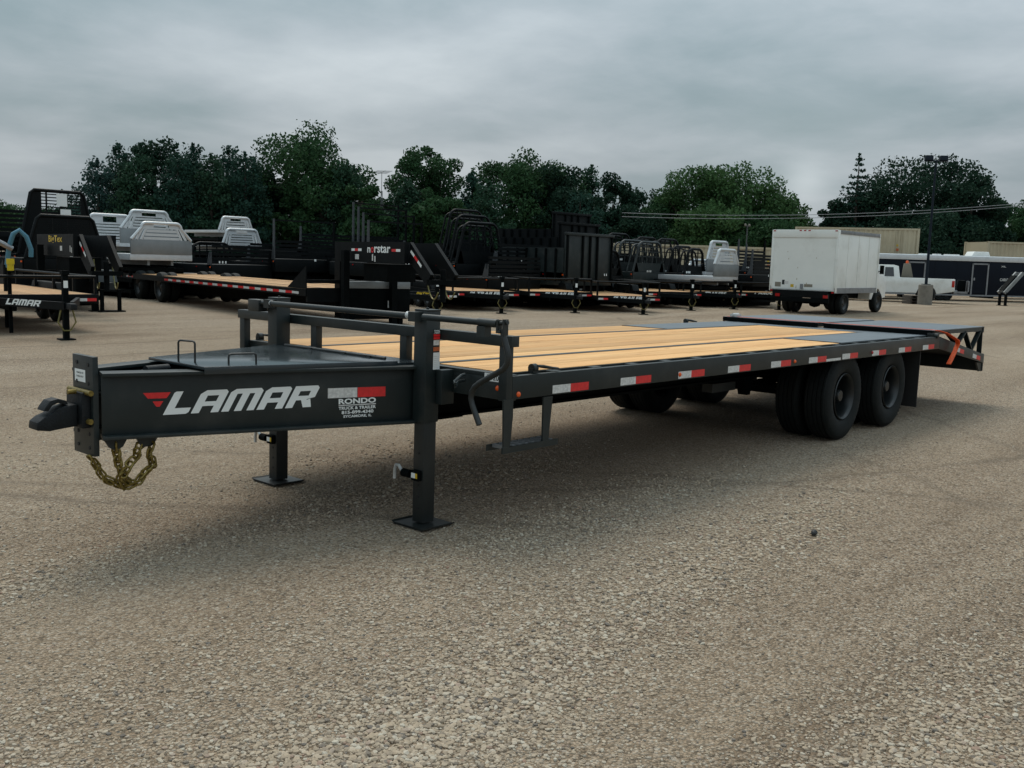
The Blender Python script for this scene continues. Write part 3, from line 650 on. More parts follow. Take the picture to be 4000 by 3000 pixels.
# axles, springs and dual wheels
WX = (4.65, 5.775)
def tyre_mesh(r=.404, w=.235, hole=.206):
    h = w/2; pr = [(hole, -h*.62), (hole+.012, -h*.80), (hole+.05, -h*.97), (r*.80, -h*1.04), (r*.90, -h*.96), (r*.962, -h*.86), (r*.985, -h*.74)]
    gr = [-.64, -.36, -.08, .08, .36, .64]; x = -.74
    tread = []
    for a, b in ((-.74, -.58), (-.52, -.20), (-.14, .14), (.20, .52), (.58, .74)):
        tread += [(r*.972, a*h-.001), (r*.998, a*h+.001), (r*.998, b*h-.001), (r*.972, b*h+.001)]
    pr += tread[1:-1]
    pr += [(p[0], -p[1]) for p in reversed(pr[:7])]
    mb = MB(); mb.lathe(pr, 56); 
    # raised lettering band and shoulder blocks
    for k in range(56):
        a = 2*math.pi*k/56
        for s in (-1, 1):
            c, sn = math.cos(a), math.sin(a); r0, r1 = r*.925, r*.975; da = .028
            vs = [(rr*math.cos(a+d), s*yy, rr*math.sin(a+d)) for rr, yy in ((r0, h*.985), (r1, h*.86)) for d in (-da, da)]
            mb.add(vs, [(0, 1, 3, 2)])
    return mb
tym = tyre_mesh().mesh('tyre', 'rubber')
def rim_mesh(s=-1):
    # dished disc: outer wheels are recessed on their outer side
    mb = MB(); hw = .085
    mb.lathe([(.214, s*.105), (.208, s*.112), (.198, s*.100), (.188, s*.085), (.183, s*.02), (.183, -s*.05), (.176, -s*.055), (.158, -s*.035), (.150, -s*.03), (.128, -s*.030), (.115, -s*.022), (.08, -s*.022), (.078, -s*.02)], 40)
    mb.lathe([(.214, -s*.105), (.206, -s*.108), (.195, -s*.09), (.19, -s*.05)], 40)
    for k in range(8):
        a = 2*math.pi*k/8; y = -s*.03
        mb.cyl((.098*math.cos(a), y, .098*math.sin(a)), (.098*math.cos(a), y+s*.02, .098*math.sin(a)), .010, 6)
    return mb
rim_near = rim_mesh(-1).mesh('rim', 'rim'); rim_far = rim_mesh(1).mesh('rim', 'rim')
hubm = MB().lathe([(.0, .075), (.048, .072), (.055, .06), (.058, -.04), (.078, -.05)], 24).mesh('hub', 'rim')
for wx in WX:
    zc_ = .404+TILT*wx
    ax = MB(); ax.cyl((wx, -1.05, zc_), (wx, 1.05, zc_), .055, 16); P('axle', ax, 'blackmatt')
    for s in (-1, 1):
        for yo, face in ((1.113, 1), (.835, -1)):
            wh = bpy.data.objects.new('wheel', None); COL.objects.link(wh); wh.parent = HT; wh.location = (wx, s*yo, zc_)
            link('tyre', tym, wh)
            link('rim', rim_near if s*face < 0 else rim_far, wh)
            if face == 1: link('hub', hubm, wh, M4=Matrix.Rotation(R(180) if s < 0 else 0, 4, 'Z'))
        sp = MB()
        for i, L in enumerate((.50, .42, .34, .26)): sp.box(wx-L, wx+L, s*.50-.035, s*.50+.035, zc_+.055+i*.012, zc_+.065+i*.012)
        P('leaf_spring', sp, 'blackmatt')
for s in (-1, 1):
    for x in (4.10, 5.21, 6.32): P('spring_hanger', MB().prism([(x-.09, .58), (x+.09, .58), (x+.03, .42), (x-.03, .42)], 'y', s*.50-.045, s*.50+.045), 'blackmatt')
    mf = MB().box(6.435, 6.448, min(s*.60, s*1.255), max(s*.60, s*1.255), .19, .80); P('mud_flap', mf, 'flap')
    fb = MB().box(4.0, 6.43, min(s*.62, s*1.19), max(s*.62, s*1.19), .872, .884); P('wheel_well_plate', fb, 'blackmatt')

# dovetail
def dz(x): return .925-(x-6.87)*.165
for s in (-1, 1):
    a, b = (s*W-.006, s*W+.006)
    c = MB()
    c.prism([(6.87, .925), (8.50, dz(8.5)), (8.50, dz(8.5)-.085), (8.50, dz(8.5)-.10), (6.87, .795)], 'y', a, b)
    dr = P('dovetail_rail', c, 'paint', .002)
    c = MB(); c.prism([(6.87, .925), (8.50, dz(8.5)), (8.50, dz(8.5)-.012), (6.87, .913)], 'y', min(s*W, s*1.20), max(s*W, s*1.20)); P('dovetail_edge', c, 'paint')
    if s < 0:
        import mathutils
        ddir = (1, 0, -.165)
        for x0 in (7.42, 8.05):
            quad_decal('reflector', dr, (x0, s*W-.0075, dz(x0)-.088), ddir, .15, .048, 'silverdecal', (0, 0, 1)); quad_decal('reflector', dr, (x0+.15, s*W-.0075, dz(x0+.15)-.088), ddir, .15, .048, 'reddecal')
c = MB(); c.prism([(6.87, .915), (8.50, dz(8.5)-.01), (8.50, dz(8.5)-.05), (6.87, .87)], 'y', -1.19, 1.19); P('dovetail_deck', c, 'blackmatt')
bm_ = MB(); bm_.box(8.50, 8.53, -1.285, 1.285, .455, dz(8.5)+.01); P('rear_bumper', bm_, 'paint', .002)
for s in (-1, 1):
    c = MB(); c.prism([(8.30, dz(8.3)-.12), (8.50, dz(8.5)-.10), (8.50, .455), (8.43, .455)], 'y', min(s*1.255, s*1.275), max(s*1.255, s*1.275)); P('bumper_side_plate', c, 'paint')
# two folding ramps lying level above the dovetail
for s in (-1, 1):
    ro = bpy.data.objects.new('ramp', None); COL.objects.link(ro); ro.parent = HT
    y0, y1 = (s*.045, s*1.262) if s < 0 else (s*.045, s*1.262)
    ya, yb = min(y0, y1), max(y0, y1); x0 = 6.74 if s < 0 else 6.74; x1 = 8.52 if s < 0 else 8.44
    c = MB(); c.box(x0, x1, ya, yb, .984, .992); c.build('ramp_plate', 'tread', ro, label=None)
    for yy in (ya+.02, yb-.02):
        c = MB(); c.prism([(x0, .983), (x1, .983), (x1, .935), (x0+.5, .942), (x0, .942)], 'y', yy-.012, yy+.012); c.build('ramp_beam', 'paint', ro)
        # truss side below, with two oval lightening holes left between webs
        for (xa, za, xb_, zb) in ((7.25, .955, 7.60, dz(7.6)), (7.85, .95, 7.60, dz(7.6)), (7.85, .95, 8.12, dz(8.12)), (8.40, .94, 8.12, dz(8.12)), (8.45, .94, 8.47, dz(8.47))):
            c = MB(); c.bar((xa, yy, za), (xb_, yy, zb), .014, .055, (0, 1, 0)); c.build('ramp_web', 'paint', ro)
    c = MB(); c.box(x0-.012, x0+.03, ya, yb, .939, .990); c.build('ramp_lip', 'blackmatt', ro)
    c = MB(); c.box(x1-.03, x1+.005, ya, yb, .920, .990); c.build('ramp_end', 'paint', ro)
c = MB(); c.bar((8.56, -1.20, .70), (8.56, -1.20, .97), .015, .015); c.bar((8.53, -1.20, .80), (8.60, -1.20, .80), .01, .01); c.bar((8.53, -1.20, .93), (8.61, -1.20, .95), .01, .01); P('ramp_stop', c, 'paint')
c = MB(); c.cyl((6.78, -1.31, .935), (6.78, -1.14, .945), .028); c.box(6.72, 6.86, -1.27, -1.21, .93, .965); P('ramp_hinge', c, 'jack', .004)

# orange ratchet strap over both ramps
sx = 6.83
def ribbon(pts, w, t=.003, wdir=(1, 0, 0)):
    mb = MB(); wd = Vector(wdir)*w/2
    for a, b in zip(pts, pts[1:]):
        a, b = Vector(a), Vector(b); n = (b-a).cross(Vector(wdir)).normalized()*t/2
        mb.add([a-wd-n, a+wd-n, a+wd+n, a-wd+n, b-wd-n, b+wd-n, b+wd+n, b-wd+n], [(0, 1, 2, 3), (4, 7, 6, 5), (0, 4, 5, 1), (1, 5, 6, 2), (2, 6, 7, 3), (3, 7, 4, 0)])
    return mb
stt = thing('ratchet_strap', 'orange ratchet strap stretched over the folded ramps of the big flatbed, one end dangling', 'strap', (0, 0, 0))
Mt = Matrix.Rotation(TILT, 4, 'Y'); stt.matrix_world = Mt
ribbon([(sx, 1.30, .93), (sx, 1.275, 0.990), (sx, 1.24, 0.9945), (sx, -1.22, 0.9945), (sx+.01, -1.268, .991)], .045).build('webbing', 'strap', stt)
mb = MB()
path = [(sx+.01, -1.268, .991), (sx+.14, -1.315, .965), (sx+.30, -1.345, .915), (sx+.42, -1.36, .875), (sx+.44, -1.362, .84), (sx+.36, -1.362, .76), (sx+.27, -1.36, .68), (sx+.20, -1.358, .625)]
for a, b in zip(path, path[1:]): mb.bar(a, b, .008, .048, (0, 1, 0))
mb.build('loose_end', 'strap', stt)
mb = MB(); mb.box(sx-.06, sx+.06, 1.10, 1.19, 0.997, 1.027); mb.cyl((sx-.07, 1.15, 1.02), (sx+.07, 1.15, 1.02), .018); mb.build('ratchet_buckle', 'chrome', stt)
# ================================================================ trees
def tri_obj(name, P, tints, mt, parent=None):
    """P: n x k x 3 leaf polygons"""
    n, k = P.shape[:2]; me = bpy.data.meshes.new(name)
    me.vertices.add(n*k); me.vertices.foreach_set('co', P.astype(np.float32).ravel())
    me.loops.add(n*k); me.loops.foreach_set('vertex_index', np.arange(n*k, dtype=np.int32))
    me.polygons.add(n); me.polygons.foreach_set('loop_start', np.arange(0, n*k, k, dtype=np.int32))
    a = me.attributes.new('tint', 'FLOAT', 'POINT'); a.data.foreach_set('value', np.repeat(tints, k).astype(np.float32))
    me.update(); me.materials.append(M[mt]); return link(name, me, parent)
def rand_rot(g, n):
    q = g.normal(size=(n, 4)); q /= np.linalg.norm(q, axis=1)[:, None]; w, x, y, z = q.T
    return np.stack([1-2*(y*y+z*z), 2*(x*y-z*w), 2*(x*z+y*w), 2*(x*y+z*w), 1-2*(x*x+z*z), 2*(y*z-x*w), 2*(x*z-y*w), 2*(y*z+x*w), 1-2*(x*x+y*y)], 1).reshape(-1, 3, 3)
def leaf_polys(g, C, size, flat=.5):
    n = len(C); s = size*(.6+.8*g.random(n)); base = np.array([[-.5, 0, 0], [0, -.32, .05], [.55, 0, 0], [0, .34, -.05]])
    Rm = rand_rot(g, n); return np.einsum('nij,kj->nki', Rm, base)*s[:, None, None]+C[:, None, :]
def decid_crown(g, h, r, base, lobes, leaves, size, gap=0.0, squash=1.0, shape='round'):
    cz = base+(h-base)*.5; hz = (h-base)*.5
    Ls = []
    for i in range(lobes):
        while True:
            v = g.normal(size=3); v /= np.linalg.norm(v)
            if v[2] > -.75: break
        k = .62+.33*g.random()
        p = np.array([v[0]*r*k, v[1]*r*k, cz+v[2]*hz*k*.95])
        if shape == 'vase': p[:2] *= .75+.35*(p[2]-base)/(h-base)
        if shape == 'cone': p[:2] *= 1.15-.75*(p[2]-base)/(h-base)
        lr = r*(.20+.16*g.random())*(1.25 if lobes < 22 else 1)
        Ls.append((p, lr, g.random()))
    for i in range(max(4, lobes//5)): Ls.append((np.array([g.normal()*r*.25, g.normal()*r*.25, cz+g.normal()*hz*.3]), r*.42, .2))
    wts = np.array([l[1]**2 for l in Ls]); wts /= wts.sum(); idx = g.choice(len(Ls), leaves, p=wts)
    c = np.array([l[0] for l in Ls])[idx]; lr = np.array([l[1] for l in Ls])[idx]; lt = np.array([l[2] for l in Ls])[idx]
    v = g.normal(size=(leaves, 3)); v /= np.linalg.norm(v, axis=1)[:, None]
    rad = lr*(g.random(leaves)**.38)*(1+.07*g.normal(size=leaves)*(g.random(leaves) < .3))
    C = c+v*rad[:, None]*np.array([1, 1, .82*squash]); C[:, 2] = np.maximum(C[:, 2], base*.55)
    return leaf_polys(g, C, size), np.clip(.35*lt+.45*g.random(leaves)+.1, 0, 1), Ls
def add_trunk(parent, h, r, Ls, g, base, name='trunk', mt='bark', nl=7):
    mb = MB(); mb.tube([(0, 0, -.1), (0.05, 0, base*.6), (0, .08, base+(h-base)*.35), (.05, 0, base+(h-base)*.7)], r, 9, rs=[r*1.25, r, r*.7, r*.3])
    mb.build(name, mt, parent)
    if Ls:
        for k in range(nl):
            p = Ls[int(g.integers(len(Ls)))][0]; z0 = base*.7+(h-base)*.3*g.random()
            MB().tube([(0, 0, z0), (p[0]*.45, p[1]*.45, z0+(p[2]-z0)*.6), tuple(p)], r*.4, 6, rs=[r*.45, r*.28, r*.08]).build('limb', mt, parent)
def deciduous(label, loc, h, r, base, seed, mt='leaf', lobes=34, leaves=5200, size=.42, shape='round', group=None, name='deciduous_tree', squash=1.0, nl=7):
    g = np.random.default_rng(seed); t = thing(name, label, 'tree', loc, 0, group)
    P_, ti, Ls = decid_crown(g, h, r, base, lobes, leaves, size, shape=shape, squash=squash)
    tri_obj('crown', P_, ti, mt, t); add_trunk(t, h, .16+.02*h, Ls, g, base, nl=nl); return t
def spruce(label, loc, h, r, seed, mt='needle', leaves=5200, size=.34, group=None, sparse=False, base=.8, name='spruce_tree', cone=.95):
    g = np.random.default_rng(seed); t = thing(name, label, 'tree', loc, 0, group)
    tiers = int(h*1.5); C = []; br = []; ti = []
    for k in range(tiers):
        f = (k+.3*g.random())/tiers; z = base+(h-base)*f; rr = r*(1-f)**cone*(.85+.3*g.random())+.12
        nb = max(4, int((9 if not sparse else 6)*(1-f)+4))
        for j in range(nb):
            a = g.random()*6.283; L = rr*(.75+.4*g.random()); br.append((z, a, L))
    wt = np.array([b[2]+.15 for b in br]); wt /= wt.sum(); idx = g.choice(len(br), leaves, p=wt); B = np.array(br)[idx]
    u = g.random(leaves)**.7; droop = .34 if not sparse else .36
    x = B[:, 2]*u; zz = B[:, 0]-droop*x*(1-.45*u)+.14*x*u
    w = (.12+.10*B[:, 2]*(1-u))*g.normal(size=leaves)
    if not sparse: w *= 2.2
    X = x*np.cos(B[:, 1])-w*np.sin(B[:, 1]); Y = x*np.sin(B[:, 1])+w*np.cos(B[:, 1])
    C = np.stack([X, Y, zz+g.normal(size=leaves)*(.24 if not sparse else .06)-.10*g.random(leaves)], 1)
    C = np.vstack([C, np.stack([g.normal(size=60)*.06, g.normal(size=60)*.06, h-.8*g.random(60)], 1)])
    ti = np.clip(.25+.5*g.random(len(C))+.15*np.concatenate([u, np.ones(60)]), 0, 1)
    tri_obj('crown', leaf_polys(g, C, size*(1 if not sparse else .8)), ti, mt, t)
    MB().tube([(0, 0, -.1), (0, 0, h*.5), (0, 0, h-.3)], .2, 8, rs=[.12+.012*h, .08+.006*h, .02]).build('trunk', 'bark', t); return t
def top(px, y, d):   # height of something whose top shows at (px, y) and which stands d metres away
    return 1.559 + (530.4+.02833*px-y)/2081.0*d
k = 0
# left mass of spruces and broadleaf trees
LT = [  # px, ytop, depth, radius, kind, label
 (215, 352, 84, 3.6, 'b', 'bluish spruce at the far left edge of the big tree mass'),
 (262, 322, 88, 2.6, 's', 'thin pointed spruce top rising between the two leftmost crowns'),
 (300, 345, 82, 3.4, 'n', 'dark spruce low in front of the tall left crown'),
 (335, 306, 86, 4.2, 'd', 'tall dense dark broadleaf tree, the high left hump of the tree line'),
 (385, 345, 82, 3.2, 's', 'spruce just right of the high left hump'),
 (418, 322, 87, 3.0, 's', 'pointed spruce in the dip of the tree line, left of the silver headache racks'),
 (455, 342, 83, 3.0, 'n', 'narrow spruce in the middle of the dip of the tree line'),
 (492, 326, 87, 3.2, 's', 'spruce with a ragged top behind the small silver headache racks'),
 (528, 338, 84, 3.0, 's', 'spruce whose narrow tip stands just left of the broad round tree'),
 (585, 338, 90, 3.6, 'd', 'dark broadleaf tree tucked behind the left shoulder of the broad round tree'),
 (635, 300, 88, 5.0, 'm', 'broad round deciduous tree at the right end of the left tree mass'),
 (690, 330, 86, 4.2, 'm', 'deciduous tree forming the right shoulder of the left tree mass'),
 (745, 358, 84, 3.6, 'n', 'bushy pine beside the television antenna'),
 (775, 392, 82, 2.2, 'm', 'small deciduous tree at the right foot of the left tree mass'),
]
KIND = {'b': ('spruce', 'bluespruce'), 's': ('spruce', 'needle'), 'n': ('spruce', 'needlelight'), 'd': ('decid', 'leafdark'), 'm': ('decid', 'leaf'), 'l': ('decid', 'leaflight')}
def plant(rows, seed0, group):
    for i, row in enumerate(rows):
        px, yt, d, r, kd, lab = row[:6]; kw = row[6] if len(row) > 6 else {}
        loc = at(px, d); h = top(px, yt, d)*(1.02 if KIND[kd][0] == 'spruce' else 1.05); ty, mt = KIND[kd]
        if ty == 'spruce': spruce(lab, loc, h, r, seed0+i, mt, group=group, **{**dict(leaves=12500, cone=.50, size=.26), **kw})
        else: deciduous(lab, loc, h, r, kw.pop('base', 1.0), seed0+i, mt, group=group, **{**dict(leaves=14000, size=.27), **kw})
plant(LT, 100, 'trees in the line behind the yard')
MT = [
 (880, 330, 92, 3.5, 'm', 'tall deciduous tree with sky showing through its crown, left of centre', dict(lobes=24, leaves=8500, base=2.0, nl=10)),
 (935, 322, 94, 3.2, 'm', 'upper right half of the tall airy tree pair left of centre', dict(lobes=22, leaves=7500, base=2.5, nl=10)),
 (868, 395, 85, 2.8, 'n', 'dark bushy evergreen at the foot of the tall airy tree'),
 (935, 420, 84, 3.0, 'm', 'rounded shrub-like tree below the tall airy tree pair'),
 (1010, 382, 88, 2.2, 's', 'small spruce whose tip stands just left of the wide domed tree'),
 (1045, 400, 84, 3.0, 'n', 'bushy evergreen in front of the left flank of the wide domed tree'),
 (1095, 350, 90, 4.6, 'm', 'left half of the wide domed tree at the centre of the tree line'),
 (1160, 342, 92, 4.8, 'm', 'wide domed deciduous tree at the centre of the tree line'),
 (1205, 375, 88, 3.4, 'd', 'dark tree on the right shoulder of the wide domed tree'),
 (1262, 366, 92, 2.6, 'n', 'light green spiky pine right of the wide domed tree', dict(mt_=0)),
 (1240, 420, 84, 3.2, 's', 'low dark spruce behind the tall ribbed dump beds'),
 (1310, 396, 88, 2.8, 'd', 'narrow dark tree with a pointed top beside the spiky pine'),
 (1370, 408, 96, 3.6, 'd', 'thin dark tree with sky showing through, right of the pointed one', dict(leaves=6500)),
 (1345, 455, 86, 3.4, 'd', 'very dark low tree under the thin-crowned ones'),
 (1420, 425, 92, 3.2, 'm', 'mid green tree left of the two pale feathery ones'),
 (1500, 352, 90, 3.9, 'l', 'pale feathery deciduous tree, left of the pair', dict(base=1.5, lobes=40, leaves=12500, size=.25)),
 (1590, 346, 90, 4.3, 'l', 'pale feathery deciduous tree, taller of the pair behind the silver beds', dict(base=1.5, lobes=44, leaves=14000, size=.25)),
 (1545, 440, 86, 4.2, 'l', 'pale green bushy tree at the foot of the feathery pair'),
 (1660, 420, 90, 3.0, 'l', 'small pale tree sloping down above the box truck', dict(leaves=7000, size=.25)),
 (1700, 418, 92, 1.7, 'l', 'thin pale sapling at the right end of the feathery trees', dict(leaves=2500, size=.24)),
 (1628, 470, 84, 3.4, 'm', 'bushy green tree directly behind the box truck roof'),
]
for r_ in MT:
    if len(r_) > 6: r_[6].pop('mt_', None)
plant(MT, 200, 'trees in the line behind the yard')
RT = [
 (1790, 440, 92, 2.4, 'd', 'low dark tree left of the bare spire of the tall spruce'),
 (1850, 420, 94, 3.0, 'd', 'dark tree at the base of the tall spruce spire'),
 (1915, 360, 92, 4.9, 'd', 'large very dark tree with small sky gaps, behind the lamp post', dict(lobes=40, leaves=11000)),
 (2005, 352, 94, 5.0, 'd', 'right part of the large very dark tree, behind the floodlights', dict(lobes=40, leaves=12000)),
 (2100, 425, 91, 2.6, 'd', 'dark tree at the right foot of the large dark tree'),
 (2070, 385, 90, 3.6, 'd', 'dark tree sloping down at the right of the large dark tree'),
 (1965, 450, 88, 5.2, 'd', 'dense low dark foliage tree behind the tan container', dict(leaves=13000)),
 (2075, 470, 88, 2.6, 'd', 'dark bushy tree behind the roof of the black enclosed trailer'),
 (2128, 440, 110, 2.2, 'm', 'thin young tree alone near the right edge'),
 (2172, 436, 112, 3.0, 'm', 'airy young tree at the right edge, beside the light mast', dict(leaves=6000)),
 (2215, 455, 105, 3.4, 'm', 'greyish green tree cut by the right edge of the picture'),
]
plant(RT, 300, 'trees in the line behind the yard')
spruce('tall sparse spruce spire against the sky on the right', at(1826, 92), top(1826, 338, 92), 2.9, 401, 'needle', leaves=4600, size=.28, sparse=True, base=3.0, cone=.8, group='trees in the line behind the yard')
FL = [
 (-30, 430, 130, 5.0, 'm', 'distant green tree at the very left edge of the picture'),
 (20, 446, 135, 4.0, 'm', 'distant rounded tree at the far left'),
 (58, 452, 140, 3.6, 's', 'distant pointed spruce left of the tall black bed'),
 (100, 455, 140, 4.2, 'm', 'distant tree behind the tall black bed'),
 (150, 450, 120, 5.0, 'd', 'distant dark tree showing behind the louvred rack'),
]
plant(FL, 500, 'distant trees at the left')
# hedge-like growth closing the foot of the tree line
def hedge(px0, px1, d, h, seed, mt='leafdark'):
    g = np.random.default_rng(seed); n = 16000
    p = g.random(n); a = np.array(at(px0, d)); b = np.array(at(px1, d)); c = a[None]*(1-p[:, None])+b[None]*p[:, None]
    hh = h*(.75+.25*np.sin(p*40)+.15*np.sin(p*97+1)); c[:, 2] = hh*g.random(n)**.8; c[:, :2] += g.normal(size=(n, 2))*1.1
    o = tri_obj('undergrowth', leaf_polys(g, c, .6), np.clip(g.random(n)*.6, 0, 1), mt); o['kind'] = 'stuff'; o['label'] = 'dark undergrowth along the foot of the tree line'
hedge(150, 800, 93, 4.2, 1); hedge(800, 1780, 98, 4.2, 2, 'leafdark'); hedge(1740, 2400, 98, 3.6, 3)

# ================================================================ truck beds
def arch(w0, w1, h, r, n=6):
    """half outline of a tapered arch with rounded shoulders, from foot to foot"""
    L = [(-w0/2, 0)]; 
    for k in range(n+1):
        a = R(180-90*k/n); L.append((-w1/2+r+r*math.cos(a), h-r+r*math.sin(a)))
    return L+[(-x, z) for x, z in reversed(L)]
BEDN = [0]
def bed(kind, label, loc, rz, mt='black', w=2.35, L=2.9, rack_h=1.0, stand=1.0, group='truck beds stored on stands', skirt=.32, lights=True, deck_th=.14, rw=None, panel=None, tube=None, topr=.72):
    """truck bed: local +x runs to its rear, rack at x=0"""
    t = thing('truck_bed', label, 'truck bed', loc, rz, group)
    d2 = {'alu': 'alu_dark'}.get(mt, 'blackmatt')
    z0 = stand
    MB().box(0, L, -w/2, w/2, z0, z0+deck_th).build('bed_floor', mt, t, .01)
    MB().box(.1, L-.1, -.45, -.37, z0-.16, z0-.002).box(.1, L-.1, .37, .45, z0-.16, z0-.002).build('sill_frame', d2, t)
    # stand: a stack of low black frames the bed rests on
    nlay = max(1, int(round((z0-.2)/.30))); lh = (z0-.17)/nlay
    for q in range(nlay):
        zb_ = q*lh; e = .06*((q*7) % 3)
        MB().box(.1+e, L-.15, -w/2+.06+e, w/2-.06-e, zb_+lh*.45, zb_+lh*.80).box(.3, .42, -w/2+.15, w/2-.15, zb_, zb_+lh*.45).box(L-.6, L-.48, -w/2+.15, w/2-.15, zb_, zb_+lh*.45).build('support_frame', 'blackmatt', t)
    if nlay > 1 and kind != 'sheet': MB().box(.2, .23, -w*.36, w*.30, .12, z0*.62).build('support_panel', 'blackmatt', t)
    if skirt:
        for s in (-1, 1): MB().box(.0, L, s*(w/2)+(.0 if s > 0 else -.03), s*(w/2)+(.03 if s > 0 else .0), z0-skirt, z0+deck_th-.01).build('skirt', mt, t, .008)
        MB().box(-.035, -.003, -w/2, w/2, z0-skirt, z0+deck_th-.01).build('front_skirt', mt, t, .006)
    zb = z0+deck_th; rw = rw or w*.88
    if kind == 'louvre':        # headboard sheet, tapered tube arch, louvres
        ph = rack_h*.42 if panel is None else panel; h = rack_h*.75 if tube is None else tube
        if ph: MB().box(-.03, .03, -w/2+.02, w/2-.02, zb, zb+ph).build('headboard_panel', d2 if mt == 'alu' else mt, t, .01)
        zb += ph; rw = rw*topr/.72
        o = arch(w-.1, rw*.72, h, .16); 
        MB().tube([(0, y, zb+z) for y, z in o], .055, 8).build('rack_tube', mt, t)
        def half(z): return (w-.1)/2+((rw*.72)-(w-.1))/2*(z/h)-.06
        MB().add([(.01, -half(h*.72), zb+h*.72), (.01, -.26, zb+h*.72), (.01, -.26, zb+h-.04), (.01, -half(h*.9)+.06, zb+h-.04)], [(0, 1, 2, 3)]).build('window_panel', mt, t); MB().add([(.01, half(h*.72), zb+h*.72), (.01, .26, zb+h*.72), (.01, .26, zb+h-.04), (.01, half(h*.9)-.06, zb+h-.04)], [(0, 1, 2, 3)]).build('window_panel', mt, t)
        MB().box(-.02, .03, -half(h*.72), half(h*.72), zb+h*.66, zb+h*.73).build('cross_tube', mt, t)
        nl_ = max(3, int(h*.66/.10)); st_ = h*.66/nl_
        for i in range(nl_):
            z = st_*i; hw = half(z)*.64
            MB().box(-.02, .02, -hw, hw, zb+z+.002, zb+z+st_*.72).build('louvre', mt, t)
        for s in (-1, 1):
            for q in (.72, .88):
                MB().bar((0, s*half(0)*q, zb), (0, s*half(h*.68)*q, zb+h*.68), .06, .06).build('slat', mt, t)
    elif kind == 'round':       # black tube arch with rounded shoulders, mesh window, skirts
        h = rack_h; o = arch(w-.04, rw*.82, h, .34, 8)
        MB().tube([(0, y, zb+z) for y, z in o], .05, 8).build('rack_tube', mt, t)
        MB().tube([(.30, y*.97, zb+z*.93) for y, z in o], .035, 8).build('rack_tube', mt, t)
        MB().box(-.02, .02, -w/2+.1, w/2-.1, zb, zb+h*.30).build('headboard_panel', mt, t)
        for y in (-.5, -.2, .2, .5): MB().box(-.015, .015, y-.02, y+.02, zb+h*.3, zb+h-.03).build('upright', mt, t)
        for z in (.5, .66, .82): MB().box(-.015, .015, -w*.39, w*.39, zb+h*z, zb+h*z+.035).build('cross_tube', mt, t)
        for s in (-1, 1): MB().prism([(-w/2*s*-1, 0)]*0 or [(s*(w/2-.02), zb), (s*(w/2-.02-.36), zb), (s*(w/2-.17), zb+h*.5)], 'x', -.02, .02).build('corner_plate', mt, t)
    elif kind == 'sheet':       # tall plain sheet rack with a slotted window
        h = rack_h; a = w/2-.05; b = rw/2
        MB().tube([(0, -a, zb), (0, -b, zb+h-.08), (0, -b+.1, zb+h), (0, b-.1, zb+h), (0, b, zb+h-.08), (0, a, zb)], .05, 8).build('rack_tube', mt, t)
        hs = h*.62; bs = a+(b-a)*.62
        MB().prism([(-a, zb), (a, zb), (bs, zb+hs), (-bs, zb+hs)], 'x', -.02, .02).build('headboard_panel', mt, t)
        n = 7; zt = h-.05
        MB().prism([(.20, zb+hs), (.46, zb+hs), (.46, zb+zt), (.20, zb+zt)] and [(b*.62, zb+hs), (bs-.02, zb+hs), (b-.04, zb+zt), (b*.62, zb+zt)], 'x', -.018, .018).build('side_panel', mt, t)
        MB().prism([(-b*.88, zb+hs), (-bs+.02, zb+hs), (-b+.04, zb+zt), (-b*.88, zb+zt)], 'x', -.018, .018).build('side_panel', mt, t)
        for i in range(n):
            z = zb+hs+(zt-hs)*(i+.5)/n; MB().box(-.015, .015, -b*.9, b*.64, z-.014, z+.014).build('slat', mt, t)
        MB().box(-.016, .016, -.10, -.06, zb+hs, zb+zt).build('upright', mt, t); MB().box(-.016, .016, .30, .34, zb+hs, zb+zt).build('upright', mt, t)
    elif kind == 'arms':        # low flat bed with tapered side arms and slatted sides
        for s in (-1, 1):
            MB().prism([(0, zb-.1), (.26, zb-.1), (.10, zb+.42), (.07, zb+rack_h), (.02, zb+rack_h), (.0, zb+.42)], 'y', s*w/2-.03, s*w/2+.03).build('tapered_arm', ('arm' if s > 0 else 'blackmatt') if mt != 'alu' else mt, t)
        if rack_h > 1.3: MB().box(.02, .08, -w/2+.03, w/2-.03, zb+rack_h-.07, zb+rack_h-.02).build('top_bar', mt, t)
        for i in range(5): MB().box(-.03, .02, -w/2+.03, w/2-.03, zb+.02+i*.14, zb+.11+i*.14).build('slat', mt, t)
    elif kind == 'dump':        # tall ribbed body
        h = rack_h
        MB().box(-.04, .02, -w/2, w/2, zb-.3, zb+h).build('front_wall', mt, t, .008)
        for s in (-1, 1): MB().box(.02, L, s*w/2-.03, s*w/2+.03, zb-.3, zb+h*.62).build('side_wall', mt, t)
        for y in (-w/2+.07, -.42, .0, .42, w/2-.07): MB().box(-.10, -.041, y-.035, y+.035, zb-.3, zb+h-.07).build('rib', 'blackmatt', t, .004)
        MB().box(-.12, .03, -w/2-.02, w/2+.02, zb+h-.07, zb+h+.02).build('top_rail', mt, t, .006)
        for x in (.35, .8, 1.25, 1.7, 2.15, 2.6):
            MB().box(x-.03, x+.03, w/2+.031, w/2+.09, zb-.3, zb+h*.6).build('rib', 'blackmatt', t)
    bn_ = BEDN[0]; BEDN[0] += 1
    if mt != 'alu':
        for q in range(1+bn_ % 3):
            quad_decal('paper_tag', t, (-.136 if kind == 'dump' else -.052, (-.8+(bn_*37 % 11)*.15)*w/2.4+q*.12, z0-.02+(bn_*13 % 5)*.05), (0, -1, 0), .05+.03*(bn_ % 2), .08, 'whitedecal')
